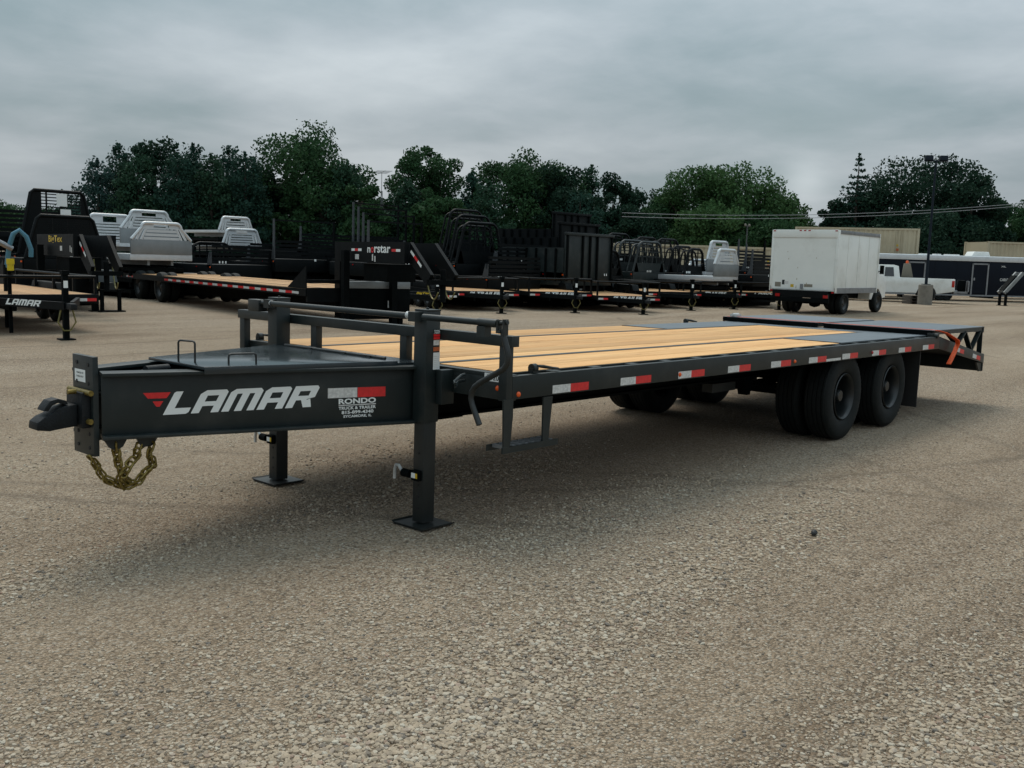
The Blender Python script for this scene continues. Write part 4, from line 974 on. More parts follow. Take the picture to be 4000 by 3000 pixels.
    if nlay > 1 and kind != 'sheet':
        for q in range(3):
            quad_decal('block', t, (.04+.06*q, -.7+((bn_*17+q*29) % 13)*.11, .12+((bn_*7+q*11) % 6)*.11), (0, -1, 0), .10+.05*((bn_+q) % 3), .06, ('tan_seat', 'woodfar', 'alu_dark', 'concrete')[(bn_+q) % 4])
    if lights and mt != 'alu':
        for x in (.02, .9): link('marker_light', MB().box(-.02, .02, -.012, .012, -.02, .02).mesh('marker_light', 'amber' if x < .5 else 'redlens'), t, (x, w/2+.044 if skirt else w/2+.012, z0+.05))
    return t
RZ = R(90)
bed('sheet', 'tall black truck bed rack with white plates in its slotted window', at(128, 27.5), RZ+.05, w=2.35, rw=1.5, rack_h=1.75, stand=1.22, L=2.6)
o_ = bpy.data.objects['truck_bed']
tag_px = [(-.08, .34, 2.62, 3.02), (.02, .30, 2.36, 2.58)]
bed('sheet', 'lower black truck bed with plain sheet rack, before the tall slotted one', at(143, 25.8), RZ+.05, w=2.25, rw=1.5, rack_h=1.1, stand=1.12, L=2.2)
for (a, b, c, d_) in [(-.06, .30, 2.70, 3.05), (.04, .30, 2.42, 2.62)]:
    quad_decal('paper_plate', o_, (-.06, -a, c), (0, -1, 0), b, d_-c, 'whitedecal')
bed('louvre', 'aluminium truck bed half hidden between the tall black rack and larger silver one', at(238, 37), RZ, 'alu', panel=0, tube=1.0, deck_th=.2, skirt=0, stand=1.62, w=2.4)
bed('louvre', 'rear of two nested silver truck beds with louvred headache racks', at(322, 34.6), RZ, 'alu', panel=.50, tube=.62, deck_th=.14, skirt=0, stand=1.64, w=2.2)
bed('louvre', 'front silver truck bed with a louvred headache rack, largest of the aluminium ones', at(348, 31.5), RZ, 'alu', panel=.46, tube=.53, deck_th=.20, skirt=0, stand=1.22, w=2.15)
bed('louvre', 'small silver truck bed, the rear one standing above the black beds', at(507, 44), RZ, 'alu', panel=0, tube=.58, topr=.88, deck_th=.12, stand=2.40, w=1.8, skirt=0)
bed('louvre', 'small silver truck bed, the front one standing above the black beds', at(520, 40), RZ, 'alu', panel=0, tube=.62, topr=.86, deck_th=.12, stand=1.74, w=1.9, skirt=0)
bed('round', 'black truck bed with an arched rack left of the small silver ones', at(455, 36.5), RZ, rack_h=.78, stand=.95, w=2.2)
bed('arms', 'long black flat truck bed below the small silver racks', at(520, 34), RZ, rack_h=.25, stand=.98, w=2.4)
bed('arms', 'black truck bed with two tall tapered arms, left of the gooseneck with white lettering', at(655, 35.5), RZ-.15, rack_h=1.42, stand=1.22, w=2.4)
bed('arms', 'black slatted truck bed right of the two tapered arms', at(705, 39), RZ, rack_h=.95, stand=1.55, w=2.6)
for i, (px, d, st_, rh) in enumerate(((808, 40, 1.55, 2.0), (822, 37.5, 1.40, 1.85), (836, 35, 1.28, 1.65), (850, 33, 1.2, 1.4))):
    bed('arms', ['rearmost', 'third', 'second', 'front'][i]+' of four nested black beds with tapered arms behind the lettered gooseneck', at(px, d), RZ-.1, rack_h=rh, stand=st_, w=2.2, L=2.4)
bed('round', 'outermost of three nested black arched racks right of the lettered gooseneck', at(998, 39), RZ, rack_h=1.62, stand=1.70, w=2.5)
bed('round', 'middle one of three nested black arched racks right of the lettered gooseneck', at(1014, 36.5), RZ, rack_h=1.55, stand=1.45, w=2.45)
bed('round', 'innermost of three nested black arched racks right of the lettered gooseneck', at(1030, 34), RZ, rack_h=1.40, stand=1.25, w=2.4)
bed('arms', 'low black flat bed between the arched racks and the ribbed dump bodies', at(1120, 34.5), RZ, rack_h=.35, stand=1.30, w=2.6)
bed('arms', 'lower black flat bed in front of the arched racks', at(1105, 32.5), RZ, rack_h=.25, stand=.85, w=2.6)
bed('dump', 'tallest and rearmost ribbed dark dump body', at(1222, 40), RZ, 'black', rack_h=1.75, stand=1.62, w=2.4)
bed('dump', 'middle ribbed dark dump body', at(1238, 37), RZ, 'black', rack_h=1.45, stand=1.40, w=2.4)
bed('dump', 'front ribbed dark dump body, wider and lower than the two behind it', at(1262, 34.5), RZ, 'paint', rack_h=1.35, stand=1.05, w=2.7)
for i, (px, d, st_, rh, w_) in enumerate(((1325, 42, 1.5, 1.15, 2.2), (1385, 43, 1.45, 1.1, 2.2), (1355, 38.5, 1.10, 1.2, 2.3), (1392, 38, 1.10, 1.15, 2.2), (1430, 41, 1.35, 1.1, 2.2), (1462, 40, 1.1, 1.05, 2.1))):
    bed('round', ['leftmost rear', 'second rear', 'leftmost front', 'wide front', 'rear right', 'rightmost'][i]+' black skirted bed with arched rack in the group left of the silver pair', at(px, d), RZ, 'paint' if i in (2, 3) else 'black', rack_h=rh, stand=st_, w=w_, L=2.6)
bed('louvre', 'low silver truck bed showing behind the silver pair near the box truck', at(1500, 42), RZ, 'alu', rack_h=.5, stand=1.05, w=2.3)
bed('louvre', 'rear silver truck bed of the pair left of the box truck', at(1540, 40), RZ, 'alu', panel=.5, tube=.72, topr=.8, deck_th=.16, skirt=0, stand=1.15, w=1.9)
bed('louvre', 'front silver truck bed of the pair left of the box truck', at(1558, 37.5), RZ, 'alu', panel=.46, tube=.55, topr=.8, deck_th=.18, skirt=0, stand=.98, w=1.9)
for i, (px, d, st_, rh) in enumerate(((1612, 43, 1.45, 1.15), (1630, 41, 1.25, 1.1), (1645, 39, 1.1, 1.0))):
    bed('arms', ['rear', 'middle', 'front'][i]+' black bed with a square rack just left of the box truck', at(px, d), RZ-.1, rack_h=rh, stand=st_, w=2.0)
bed('arms', 'black flat bed cut by the left edge of the picture', at(30, 30), RZ, rack_h=.4, stand=1.85, w=3.4)
bed('arms', 'lower black flat bed at the left edge behind the blue hose', at(20, 27), RZ, rack_h=.4, stand=1.0, w=3.4)

bed('dump', 'black low-sided dump body behind the low flat beds, left of the ribbed ones', at(1130, 38), RZ, 'black', rack_h=.55, stand=1.25, w=2.9)
bed('arms', 'black slatted bed squeezed between the lettered gooseneck and the arched racks', at(930, 36), RZ, rack_h=.9, stand=1.1, w=2.8)
bed('arms', 'black slatted bed low behind the striped gooseneck flatbed', at(600, 37), RZ, rack_h=.6, stand=1.1, w=2.6)
bed('round', 'black arched rack between the ribbed dump bodies and the skirted group', at(1305, 36.5), RZ, 'black', rack_h=.9, stand=.95, w=1.8, L=2.4)
bed('round', 'last black arched rack right next to the silver beds', at(1490, 39), RZ, 'black', rack_h=.95, stand=1.1, w=1.6, L=2.4)
# ================================================================ small bumper-pull trailers
wheel_s = {}
def small_wheel(parent, loc, r=.36, w=.2, rim='rim'):
    key = (r, w, rim)
    if key not in wheel_s:
        h = w/2
        wheel_s[key] = (MB().lathe([(r*.56, -h*.7), (r*.66, -h), (r*.88, -h), (r*.98, -h*.75), (r, -h*.4), (r, h*.4), (r*.98, h*.75), (r*.88, h), (r*.66, h), (r*.56, h*.7)], 28).mesh('tyre', 'rubber'),
            MB().lathe([(r*.58, -h*.75), (r*.5, -h*.55), (r*.42, -h*.25), (r*.2, -h*.3), (r*.14, -h*.5), (0, -h*.5)], 20).lathe([(r*.58, h*.75), (r*.5, h*.55), (r*.42, h*.25), (r*.2, h*.3), (r*.14, h*.5), (0, h*.5)], 20).mesh('rim', rim))
    wh = bpy.data.objects.new('wheel', None); COL.objects.link(wh); wh.parent = parent; wh.location = loc
    link('tyre', wheel_s[key][0], wh); link('rim', wheel_s[key][1], wh); return wh
def stripe(parent, p, xdir, n, seg, h, first=0, cols=('silverdecal', 'reddecal')):
    p = Vector(p); xd = Vector(xdir).normalized()
    for i in range(n): quad_decal('reflector', parent, p+xd*seg*i, xdir, seg, h, cols[(i+first) % 2])
def small_trailer(label, loc, rz, text, w=2.1, L=5.0, deck=.60, rail=1.0, jackh=.0, logo=False, full=False, wood=True, textmt='whitedecal', tongue=1.35, group='open trailers parked in a row'):
    """front crossmember at x=0, tongue towards -x, rear towards +x"""
    t = thing('utility_trailer', label, 'trailer', loc, rz, group)
    fb = MB().box(-.05, .0, -w/2, w/2, deck-.17, deck).build('front_beam', 'black', t, .008)
    X = -.0515
    if full:
        stripe(fb, (X, w/2-.05, deck-.16), (0, -1, 0), 9, (w-.1)/9, .06)
    else:
        stripe(fb, (X, w/2-.04, deck-.13), (0, -1, 0), 2, .17, .055); stripe(fb, (X, -w/2+.38, deck-.13), (0, -1, 0), 2, .17, .055)
    if text:
        if logo: link('lettering', logo_mesh(.13, .95), fb, M4=onface((X, .48, deck-.15), (0, -1, 0)))
        else: link('lettering', text_mesh(text, 1.14 if len(text) > 9 else .90 if not full else .42, .14 if not full else .075, textmt, .045, .25), fb, M4=onface((X, .57 if not full else .2, deck-.155 if not full else deck-.09), (0, -1, 0)))
    for s in (-1, 1):
        MB().box(0, L, min(s*w/2, s*(w/2-.05)), max(s*w/2, s*(w/2-.05)), deck-.14, deck-.01).build('side_beam', 'black', t)
        if rail:
            MB().tube([(0, s*(w/2-.03), rail), (L, s*(w/2-.03), rail)], .028, 8).build('top_rail', 'black', t)
            for x in (.03, 1.25, 2.5, 3.75, L-.05): MB().box(x-.025, x+.025, s*(w/2-.03)-.025, s*(w/2-.03)+.025, deck, rail).build('rail_post', 'black', t)
        MB().bar((-tongue, s*.05, deck-.12), (0, s*.72, deck-.12), .06, .13).build('tongue_beam', 'black', t)
        MB().prism([(L*.45, .62), (L*.45+.15, .82), (L*.45+1.75, .82), (L*.45+1.9, .62)], 'y', min(s*w/2, s*(w/2+.24)), max(s*w/2, s*(w/2+.24))).build('fender', 'black', t, .01)
        for x in (L*.45+.5, L*.45+1.4): small_wheel(t, (x, s*(w/2+.12), .36))
    if rail: MB().tube([(0, -w/2+.03, rail), (0, w/2-.03, rail)], .028, 8).build('front_rail', 'black', t)
    for i in range(6 if wood else 0):
        a = -w/2+.06+i*(w-.12)/6; MB().box(.02, L, a+.004, a+(w-.12)/6-.004, deck-.045, deck-.005).build('plank', 'woodfar', t)
    MB().box(-tongue-.28, -tongue+.05, -.05, .05, deck-.17, deck-.07).build('coupler', 'iron', t, .01)
    j = MB().box(-tongue+.12, -tongue+.21, -.045, .045, .02, deck+.42); j.box(-tongue+.04, -tongue+.29, -.12, .12, 0, .02); j.box(-tongue+.10, -tongue+.23, -.06, .06, deck+.40, deck+.47)
    j.build('jack', 'blackmatt', t)
    quad_decal('jack_label', t, (-tongue+.117, .035, deck+.18), (0, -1, 0), .07, .12, 'whitedecal')
    q = [(-tongue+.1, s_*.09, z) for s_, z in ((-1, deck-.17), (-1.6, .30), (-.6, .16), (.6, .16), (1.6, .30), (1, deck-.17))]
    MB().tube(q, .014, 5).build('safety_chain', 'goldfar', t)
    MB().box(0, L, -.4, -.34, deck-.30, deck-.15).box(0, L, .34, .4, deck-.30, deck-.15).build('frame_beam', 'blackmatt', t)
    return t
small_trailer('black open trailer with white lettering and tape, leftmost of the lettered trio', at(1045, 29.3), R(66), 'PJ TRAILERS', w=2.2, rail=.98)
small_trailer('black open trailer with white lettering in the middle of the lettered trio', at(1205, 30.8), R(62), 'PJ TRAILERS', w=2.2, rail=1.0)
small_trailer('black open trailer with white lettering, rightmost of the lettered trio', at(1352, 31.0), R(58), 'PJ TRAILERS', w=2.2, rail=.95, deck=.52)
small_trailer('black open trailer lettered in white left of the last one before the box truck', at(1543, 36.5), R(60), 'TRAILERS', w=2.1, rail=.95)
small_trailer('black open trailer with slanted white logo just left of the box truck', at(1642, 37.0), R(56), 'LAMAR', logo=True, w=2.0, rail=.95)
small_trailer('low black trailer with a full row of red and white tape under yellow lettering', at(908, 27.0), R(66), 'BigTex', w=2.1, rail=0, full=True, textmt='yellowdecal', wood=False, deck=.62)
small_trailer('black open trailer between the lettered trio and the taped one, mostly in shade', at(1125, 37), RZ, None, w=2.2, rail=1.0)
small_trailer('black open trailer with red and blue wrapped beam left of the silver beds', at(1450, 34.5), R(62), None, w=2.2, rail=.95)
lt2 = small_trailer('black trailer with pipe rails, pine floor and slanted white logo at the left edge', (3.35, 13.35, 0), R(84), None, w=2.15, L=5.2, deck=.70, rail=1.02, tongue=1.75, group='open trailers parked in a row')
# its lettering sits on the near tongue beam
nb = Vector((1.75, -.67-.0, 0)).normalized()
a0 = Vector((-1.75, .05, 0)); a1 = Vector((0, .72, 0)); dd = (a1-a0).normalized(); nrm = Vector((-dd.y, dd.x, 0))
pp = a0+dd*1.50+nrm*.0325; pp.z = .60-.055
link('lettering', logo_mesh(.105, .95), lt2, M4=onface(pp, -dd)); 
# ================================================================ long gooseneck flatbed
def gooseneck(label, loc, rz, L=14.0, deck=.80, neck=True, text=None, wood='woodfar', rack=True, ntires=2, tr=.39, tsp=1.12, toff=1.0, tend=3.6, tw=.85, th=.14, dove=2.2, tape=True, neckz=(1.42, 1.86), textmt='whitedecal', nl=3.4):
    """deck front at x=0, neck towards -x, near side is +y"""
    t = thing('gooseneck_trailer', label, 'trailer', loc, rz, None); w = 1.28
    for s in (-1, 1):
        r_ = MB().box(0, L-dove, s*w-.02, s*w+.02, deck-.17, deck-.01).build('side_rail', 'black', t)
        MB().prism([(L-dove, deck-.01), (L, deck-.42), (L, deck-.55), (L-dove, deck-.17)], 'y', s*w-.02, s*w+.02).build('dovetail_rail', 'black', t)
        MB().box(0, L-1.5, s*.5-.04, s*.5+.04, deck-.50, deck-.19).build('frame_beam', 'blackmatt', t)
    if tape:
        n = int((L-dove-5.4)/.30); stripe(t, (5.0-4.6+.0, w+.0215, deck-.15), (1, 0, 0), 1, .01, .01)
        for i in range(int((L-dove-tend)/.34)):
            quad_decal('reflector', t, (.35+i*.34+.34, w+.0215, deck-.13), (-1, 0, 0), .34, .055, ('silverdecal', 'reddecal')[i % 2])
        for x in (L-dove-1.5, L-dove-1.16, L-dove-.4, L-dove-.06): quad_decal('reflector', t, (x, w+.0215, deck-.13), (-1, 0, 0), .17, .055, 'reddecal'); quad_decal('reflector', t, (x+.17, w+.0215, deck-.13), (-1, 0, 0), .17, .055, 'silverdecal')
        for i in range(4):
            x = L-dove+.1+i*.45; z = deck-.14-(x-(L-dove))*.19
            quad_decal('reflector', t, (x+.3, w+.0215, z), (-1, 0, .19), .3, .055, ('reddecal', 'silverdecal')[i % 2])
    for i in range(11):
        a = -1.2+i*.2182; MB().box(.05, L-dove-.8, a+.004, a+.214, deck-.045, deck-.002).build('plank', wood, t)
    for a in (-.62, .62): MB().box(.05, L-dove-.8, a-.03, a+.03, deck-.04, deck+.002).build('steel_strip', 'black', t)
    MB().box(L-dove-.8, L-dove, -1.25, 1.25, deck-.03, deck).build('rear_plate', 'tread', t)
    MB().prism([(L-dove, deck), (L, deck-.41), (L, deck-.45), (L-dove, deck-.04)], 'y', -1.24, 1.24).build('dovetail_deck', 'galv', t)
    for k in range(ntires):
        x = L-dove-toff-k*tsp
        for s in (-1, 1):
            small_wheel(t, (x, s*1.14, tr), tr, .24); small_wheel(t, (x, s*.86, tr), tr, .24)
    MB().box(-.04, .04, -w, w, deck-.30, deck+.02).build('front_beam', 'black', t)
    if neck:
        za, zb = neckz
        for s in (-1, 1):
            b = MB().box(-nl, .0, s*.42-.05, s*.42+.05, za, zb).build('neck_beam', 'black', t)
            MB().prism([(-.02, deck-.55), (.22, deck-.55), (.22, zb), (-.02, zb)], 'y', s*.42-.05, s*.42+.05).build('neck_riser', 'black', t)
            MB().prism([(-nl, zb), (-nl, za+.03), (-nl-.62, za-.42), (-nl-.78, za-.20)], 'y', s*.30-.04, s*.30+.04).build('neck_drop', 'black', t)
            MB().box(-.62, -.48, s*.62-.07, s*.62+.07, .02, za+.25).box(-.68, -.42, s*.62-.13, s*.62+.13, 0, .02).build('landing_leg', 'blackmatt', t)
            MB().prism([(.02, deck), (.95, deck), (.02, za-.12)], 'y', s*w-.02, s*w+.01).build('front_gusset', 'black', t)
        y = .4715; zc_ = zb-.20
        if textmt == 'whitedecal':
            quad_decal('reflector', t, (-.55, y, zc_), (-1, 0, 0), .15, .055, 'whitedecal'); quad_decal('reflector', t, (-.70, y, zc_), (-1, 0, 0), .15, .055, 'reddecal'); quad_decal('reflector', t, (-.85, y, zc_), (-1, 0, 0), .15, .055, 'whitedecal')
            quad_decal('reflector', t, (-nl+.50, y, zc_), (-1, 0, 0), .17, .055, 'reddecal'); quad_decal('reflector', t, (-nl+.33, y, zc_), (-1, 0, 0), .17, .055, 'whitedecal')
        if text:
            x_ = -1.25 if textmt == 'whitedecal' else -.75
            if text == 'norstar':
                for pc, u, wd, hh, mt_ in (('n', 0, .13, .115, textmt), ('o', .15, .12, .12, 'reddecal'), ('rstar', .29, .66, .16, textmt)): link('lettering', text_mesh(pc, wd*tw/.95, hh, mt_, .02), t, M4=onface((x_-u*tw/.95, y, zc_-.03), (-1, 0, 0)))
            else: link('lettering', text_mesh(text, tw, th, textmt, .02), t, M4=onface((x_, y, zc_-.03), (-1, 0, 0)))
        q0 = Vector((-nl-.02, .346, zb-.20)); dd = Vector((-.78, 0, -.60)).normalized()
        for i, c in enumerate(('whitedecal', 'reddecal', 'whitedecal')): quad_decal('reflector', t, q0+dd*.17*i, dd, .17, .06, c)
        MB().cyl((-nl-.72, 0, za-.75), (-nl-.72, 0, za-.1), .06).box(-nl-.80, -nl-.64, -.34, .34, za-.40, za-.30).build('coupler', 'blackmatt', t)
        for s in (-.3, .1):
            MB().tube(sag((-nl-.2, s, za-.05), (-nl-.85, s+.1, za-.55), .35, 8), .016, 5).build('safety_chain', 'goldfar', t)
        MB().box(-.45, .0, -.38, .38, za+.02, zb-.02).build('tool_tray', 'blackmatt', t)
        for (x, z, ww, hh) in ((-.72, 1.42, .17, .11), (-1.45, 1.34, .05, .14), (-1.55, 1.32, .05, .12)): quad_decal('paper_tag', t, (x if textmt == 'whitedecal' else x-.9, y+.001, z+.06 if z > 1.4 else z+.12), (-1, 0, 0), ww, hh, 'silverdecal')
        MB().box(-1.9, -.9, -.36, .36, za-.40, za-.02).build('tool_box', 'blackmatt', t, .02)
    if rack:
        MB().box(-.02, .03, -w, w, deck+.12, deck+.2).build('front_rail', 'black', t)
    return t
gooseneck('long black gooseneck flatbed with red and white striped side and white neck lettering', (10.25, 12.75, 0), R(80.5), L=16.4, text='norstar', nl=2.75, tw=.95, th=.16, dove=2.6, tr=.45, tsp=2.0, toff=1.95, tend=4.9)
gooseneck('black gooseneck trailer with yellow neck lettering, under the tall black racks at left', (6.45, 19.6, 0), R(83), L=8.5, text='BigTex', textmt='yellowdecal', tape=False, neckz=(1.36, 1.86), nl=2.6, tw=1.05, th=.20)

# things standing about between the trailers
tb_ = thing('tool_chest', 'dark green-grey tool chest with a white cover behind the cross shaft', 'chest', at(800, 22.5), R(70))
MB().box(-.35, .35, -.8, .8, .12, .82).build('body', 'blackmatt', tb_, .02); MB().prism([(-.36, .82), (.36, .82), (.30, .98), (-.36, .98)], 'y', -.8, .8).build('cover', 'alu_dark', tb_, .01)
for y in (-.6, .6): MB().box(-.3, .3, y-.05, y+.05, 0, .12).build('skid', 'blackmatt', tb_)
quad_decal('label', tb_, (-.352, -.25, .38), (0, -1, 0), .16, .16, 'whitedecal')
hs = thing('breather_hose', 'blue flat hose hung over a black tongue at the left edge', 'hose', at(14, 18.5))
MB().tube([(0, 0, 1.15), (.02, -.1, 1.55), (.08, -.15, 1.78), (.18, -.18, 1.86), (.30, -.2, 1.74), (.38, -.2, 1.50), (.38, -.18, 1.36)], .045, 8).build('hose', 'hose', hs)
MB().tube([(-.35, -.1, 1.72), (-.12, -.12, 1.60), (.06, -.14, 1.50)], .05, 8).build('spout', 'galv', hs)
MB().box(-.06, .0, -.03, .03, 0, 1.2).build('stand', 'blackmatt', hs)
tu = thing('document_tube', 'yellow plastic document tube standing upright at the left edge', 'tube', at(22, 17.3))
MB().tube([(0, 0, 1.12), (0, 0, 1.30)], .055, 14).build('body', 'yellowplastic', tu); MB().tube([(0, 0, 1.23), (0, 0, 1.33)], .066, 14).build('lid', 'yellowplastic', tu); MB().box(-.03, .03, .056, .09, 0, 1.1).build('post', 'blackmatt', tu)
js = thing('equipment_tongue', 'dark grey trailer tongue propped on a square stand, behind the left white logo', 'trailer', (7.35, 19.2, 0), R(82))
MB().box(-.6, 2.2, -.07, .07, .55, .72).build('tongue', 'paint', js); MB().prism([(-.1, .72), (1.2, .72), (.8, 1.02), (.1, 1.02)], 'y', -.3, .3).build('battery_box', 'paint', js, .01)
MB().box(-.5, -.42, -.25, -.17, 0, .55).box(-.5, -.42, .17, .25, 0, .55).box(-.6, -.32, -.32, .32, 0, .03).build('stand', 'blackmatt', js)

# ================================================================ box truck
def box_truck():
    loc = at(1722, 33.4); rz = math.atan2(.016, 1.0)
    t = thing('box_truck', 'white box truck seen from behind with a closed roll-up door', 'truck', loc, rz)
    # x forward from the rear face, y left
    w = 1.16; L = 3.75; z0, z1 = .80, 2.86
    MB().box(.02, L, -w+.01, w-.01, z0, z1-.02).build('box_body', 'truckwhite', t, .01)
    for s in (-1, 1):
        MB().box(0, .09, s*w-.05, s*w+.05, z0-.04, z1).build('corner_post', 'truckwhite', t, .008)
        MB().box(0, L+.02, s*w-.015, s*w+.02, z0-.06, z0+.12).build('lower_rail', 'galv', t)
        MB().box(.05, L+.02, s*w-.015, s*w+.02, z1-.12, z1).build('upper_rail', 'galv', t, .006)
        MB().box(L-.02, L+.03, s*w-.02, s*w+.02, z0-.05, z1).build('front_post', 'truckwhite', t)
    MB().box(-.015, .09, -w, w, z1-.26, z1+.01).build('header', 'truckwhite', t, .01)
    for i in range(8):
        a = z0+.03+i*.219; MB().box(.005, .03, -w+.055, w-.055, a, a+.2175).build('door_panel', 'truckwhite', t)
    MB().box(-.01, .1, -w, w, z0-.09, z0).build('sill', 'blackmatt', t)
    for y in (-.16, 0, .16): link('marker_light', MB().box(-.01, 0, -.04, .04, -.018, .018).mesh('marker_light', 'redlens'), t, (-.016, y, z1-.02))
    for y in (-w+.05, w-.05): link('marker_light', MB().box(-.01, 0, -.04, .04, -.018, .018).mesh('marker_light', 'redlens'), t, (-.016, y, z1-.03)); link('marker_light', MB().box(-.01, 0, -.04, .04, -.03, .03).mesh('marker_light', 'redlens'), t, (-.012, y, z0-.03))
    for (y, z, a, b, m_) in ((.74, .98, .10, .16, 'paint'), (.66, 1.0, .16, .10, 'silverdecal'), (1.0, .90, .22, .16, 'tan_seat'), (-.08, .92, .30, .10, 'tan_seat'), (.42, .90, .12, .10, 'yellowdecal')):
        quad_decal('sticker', t, (.0035, y, z), (0, -1, 0), a, b, m_)
    MB().box(-.06, .06, -.04, .04, z0+.06, z0+.22).build('latch', 'galv', t)
    for y in (-.55, .1): MB().box(.0, .02, y, y+.02, 1.1, 1.25).build('rust_mark', 'orangedecal', t) if False else None
    for (y, z, h_) in ((.55, 1.85, .05), (.20, 1.55, .04), (.21, 1.15, .07), (.60, 2.1, .03), (-.15, .95, .12), (-.45, 1.9, .03), (.22, .86, .10)):
        quad_decal('rust_mark', t, (.0025, y, z), (0, -1, 0), .018, h_, 'rust')
    for x in (.95, 1.88, 2.81): MB().box(x-.006, x+.006, -w-.002, -w+.012, z0+.12, z1-.12).build('side_seam', 'truckwhite', t)
    quad_decal('scuff', t, (.05, -w-.0215, 1.45), (0, 0, 1), .32, .02, 'rust')
    # chassis
    for y in (-.45, .45): MB().box(.05, 5.1, y-.04, y+.04, .52, .72).build('frame_rail', 'blackmatt', t)
    MB().box(-.18, -.08, -1.05, 1.05, .40, .55).build('rear_bumper', 'blackmatt', t, .01)
    for y in (-.8, .8): MB().box(-.10, -.04, y-.05, y+.05, .5, .78).build('bumper_bracket', 'blackmatt', t)
    for y in (-.95, .78): link('tail_lamp', MB().box(-.02, .0, -.08, .08, -.05, .05).mesh('tail_lamp', 'redlens'), t, (-.19, y, .62))
    MB().box(-.16, .0, -1.0, 1.0, .56, .79).build('underride_panel', 'black', t)
    MB().cyl((1.15, -.95, .40), (1.15, .95, .40), .09).lathe([(0, -.18), (.14, -.16), (.19, 0), (.14, .16), (0, .18)], 14, Matrix.Translation((1.15, 0, .38))).build('rear_axle', 'blackmatt', t)
    for s in (-1, 1):
        small_wheel(t, (1.15, s*.98, .39), .39, .22); small_wheel(t, (1.15, s*.72, .39), .39, .22)
        small_wheel(t, (4.52, s*.88, .39), .39, .24)
    # cutaway cab: only its lower rear and bonnet side are seen past the box
    prof = [(3.80, .48), (3.80, 2.10), (4.20, 2.10), (4.62, 1.52), (5.20, 1.34), (5.36, 1.12), (5.38, .55), (5.0, .50)] + [(4.52+.46*math.cos(a), .42+.46*math.sin(a)) for a in (R(10), R(40), R(70), R(100), R(130), R(160))] + [(4.02, .48)]
    MB().prism(prof, 'y', -.92, .92).build('cab', 'white', t, .03)
    for s in (-1, 1):
        MB().prism([(3.95, 1.42), (3.95, 1.95), (4.18, 1.96), (4.50, 1.48)], 'y', s*.925-.004, s*.925+.004).build('side_window', 'glass', t)
        m_ = MB(); m_.box(4.40, 4.47, min(s*1.0, s*1.14), max(s*1.0, s*1.14), 1.42, 1.74); m_.box(4.42, 4.45, min(s*.92, s*1.02), max(s*.92, s*1.02), 1.50, 1.53); m_.build('mirror', 'blackmatt', t, .01)
    MB().prism([(4.25, 2.09), (4.62, 1.58), (4.64, 1.56), (4.27, 2.07)], 'y', -.80, .80).build('windscreen', 'glass', t)
    return t
box_truck()

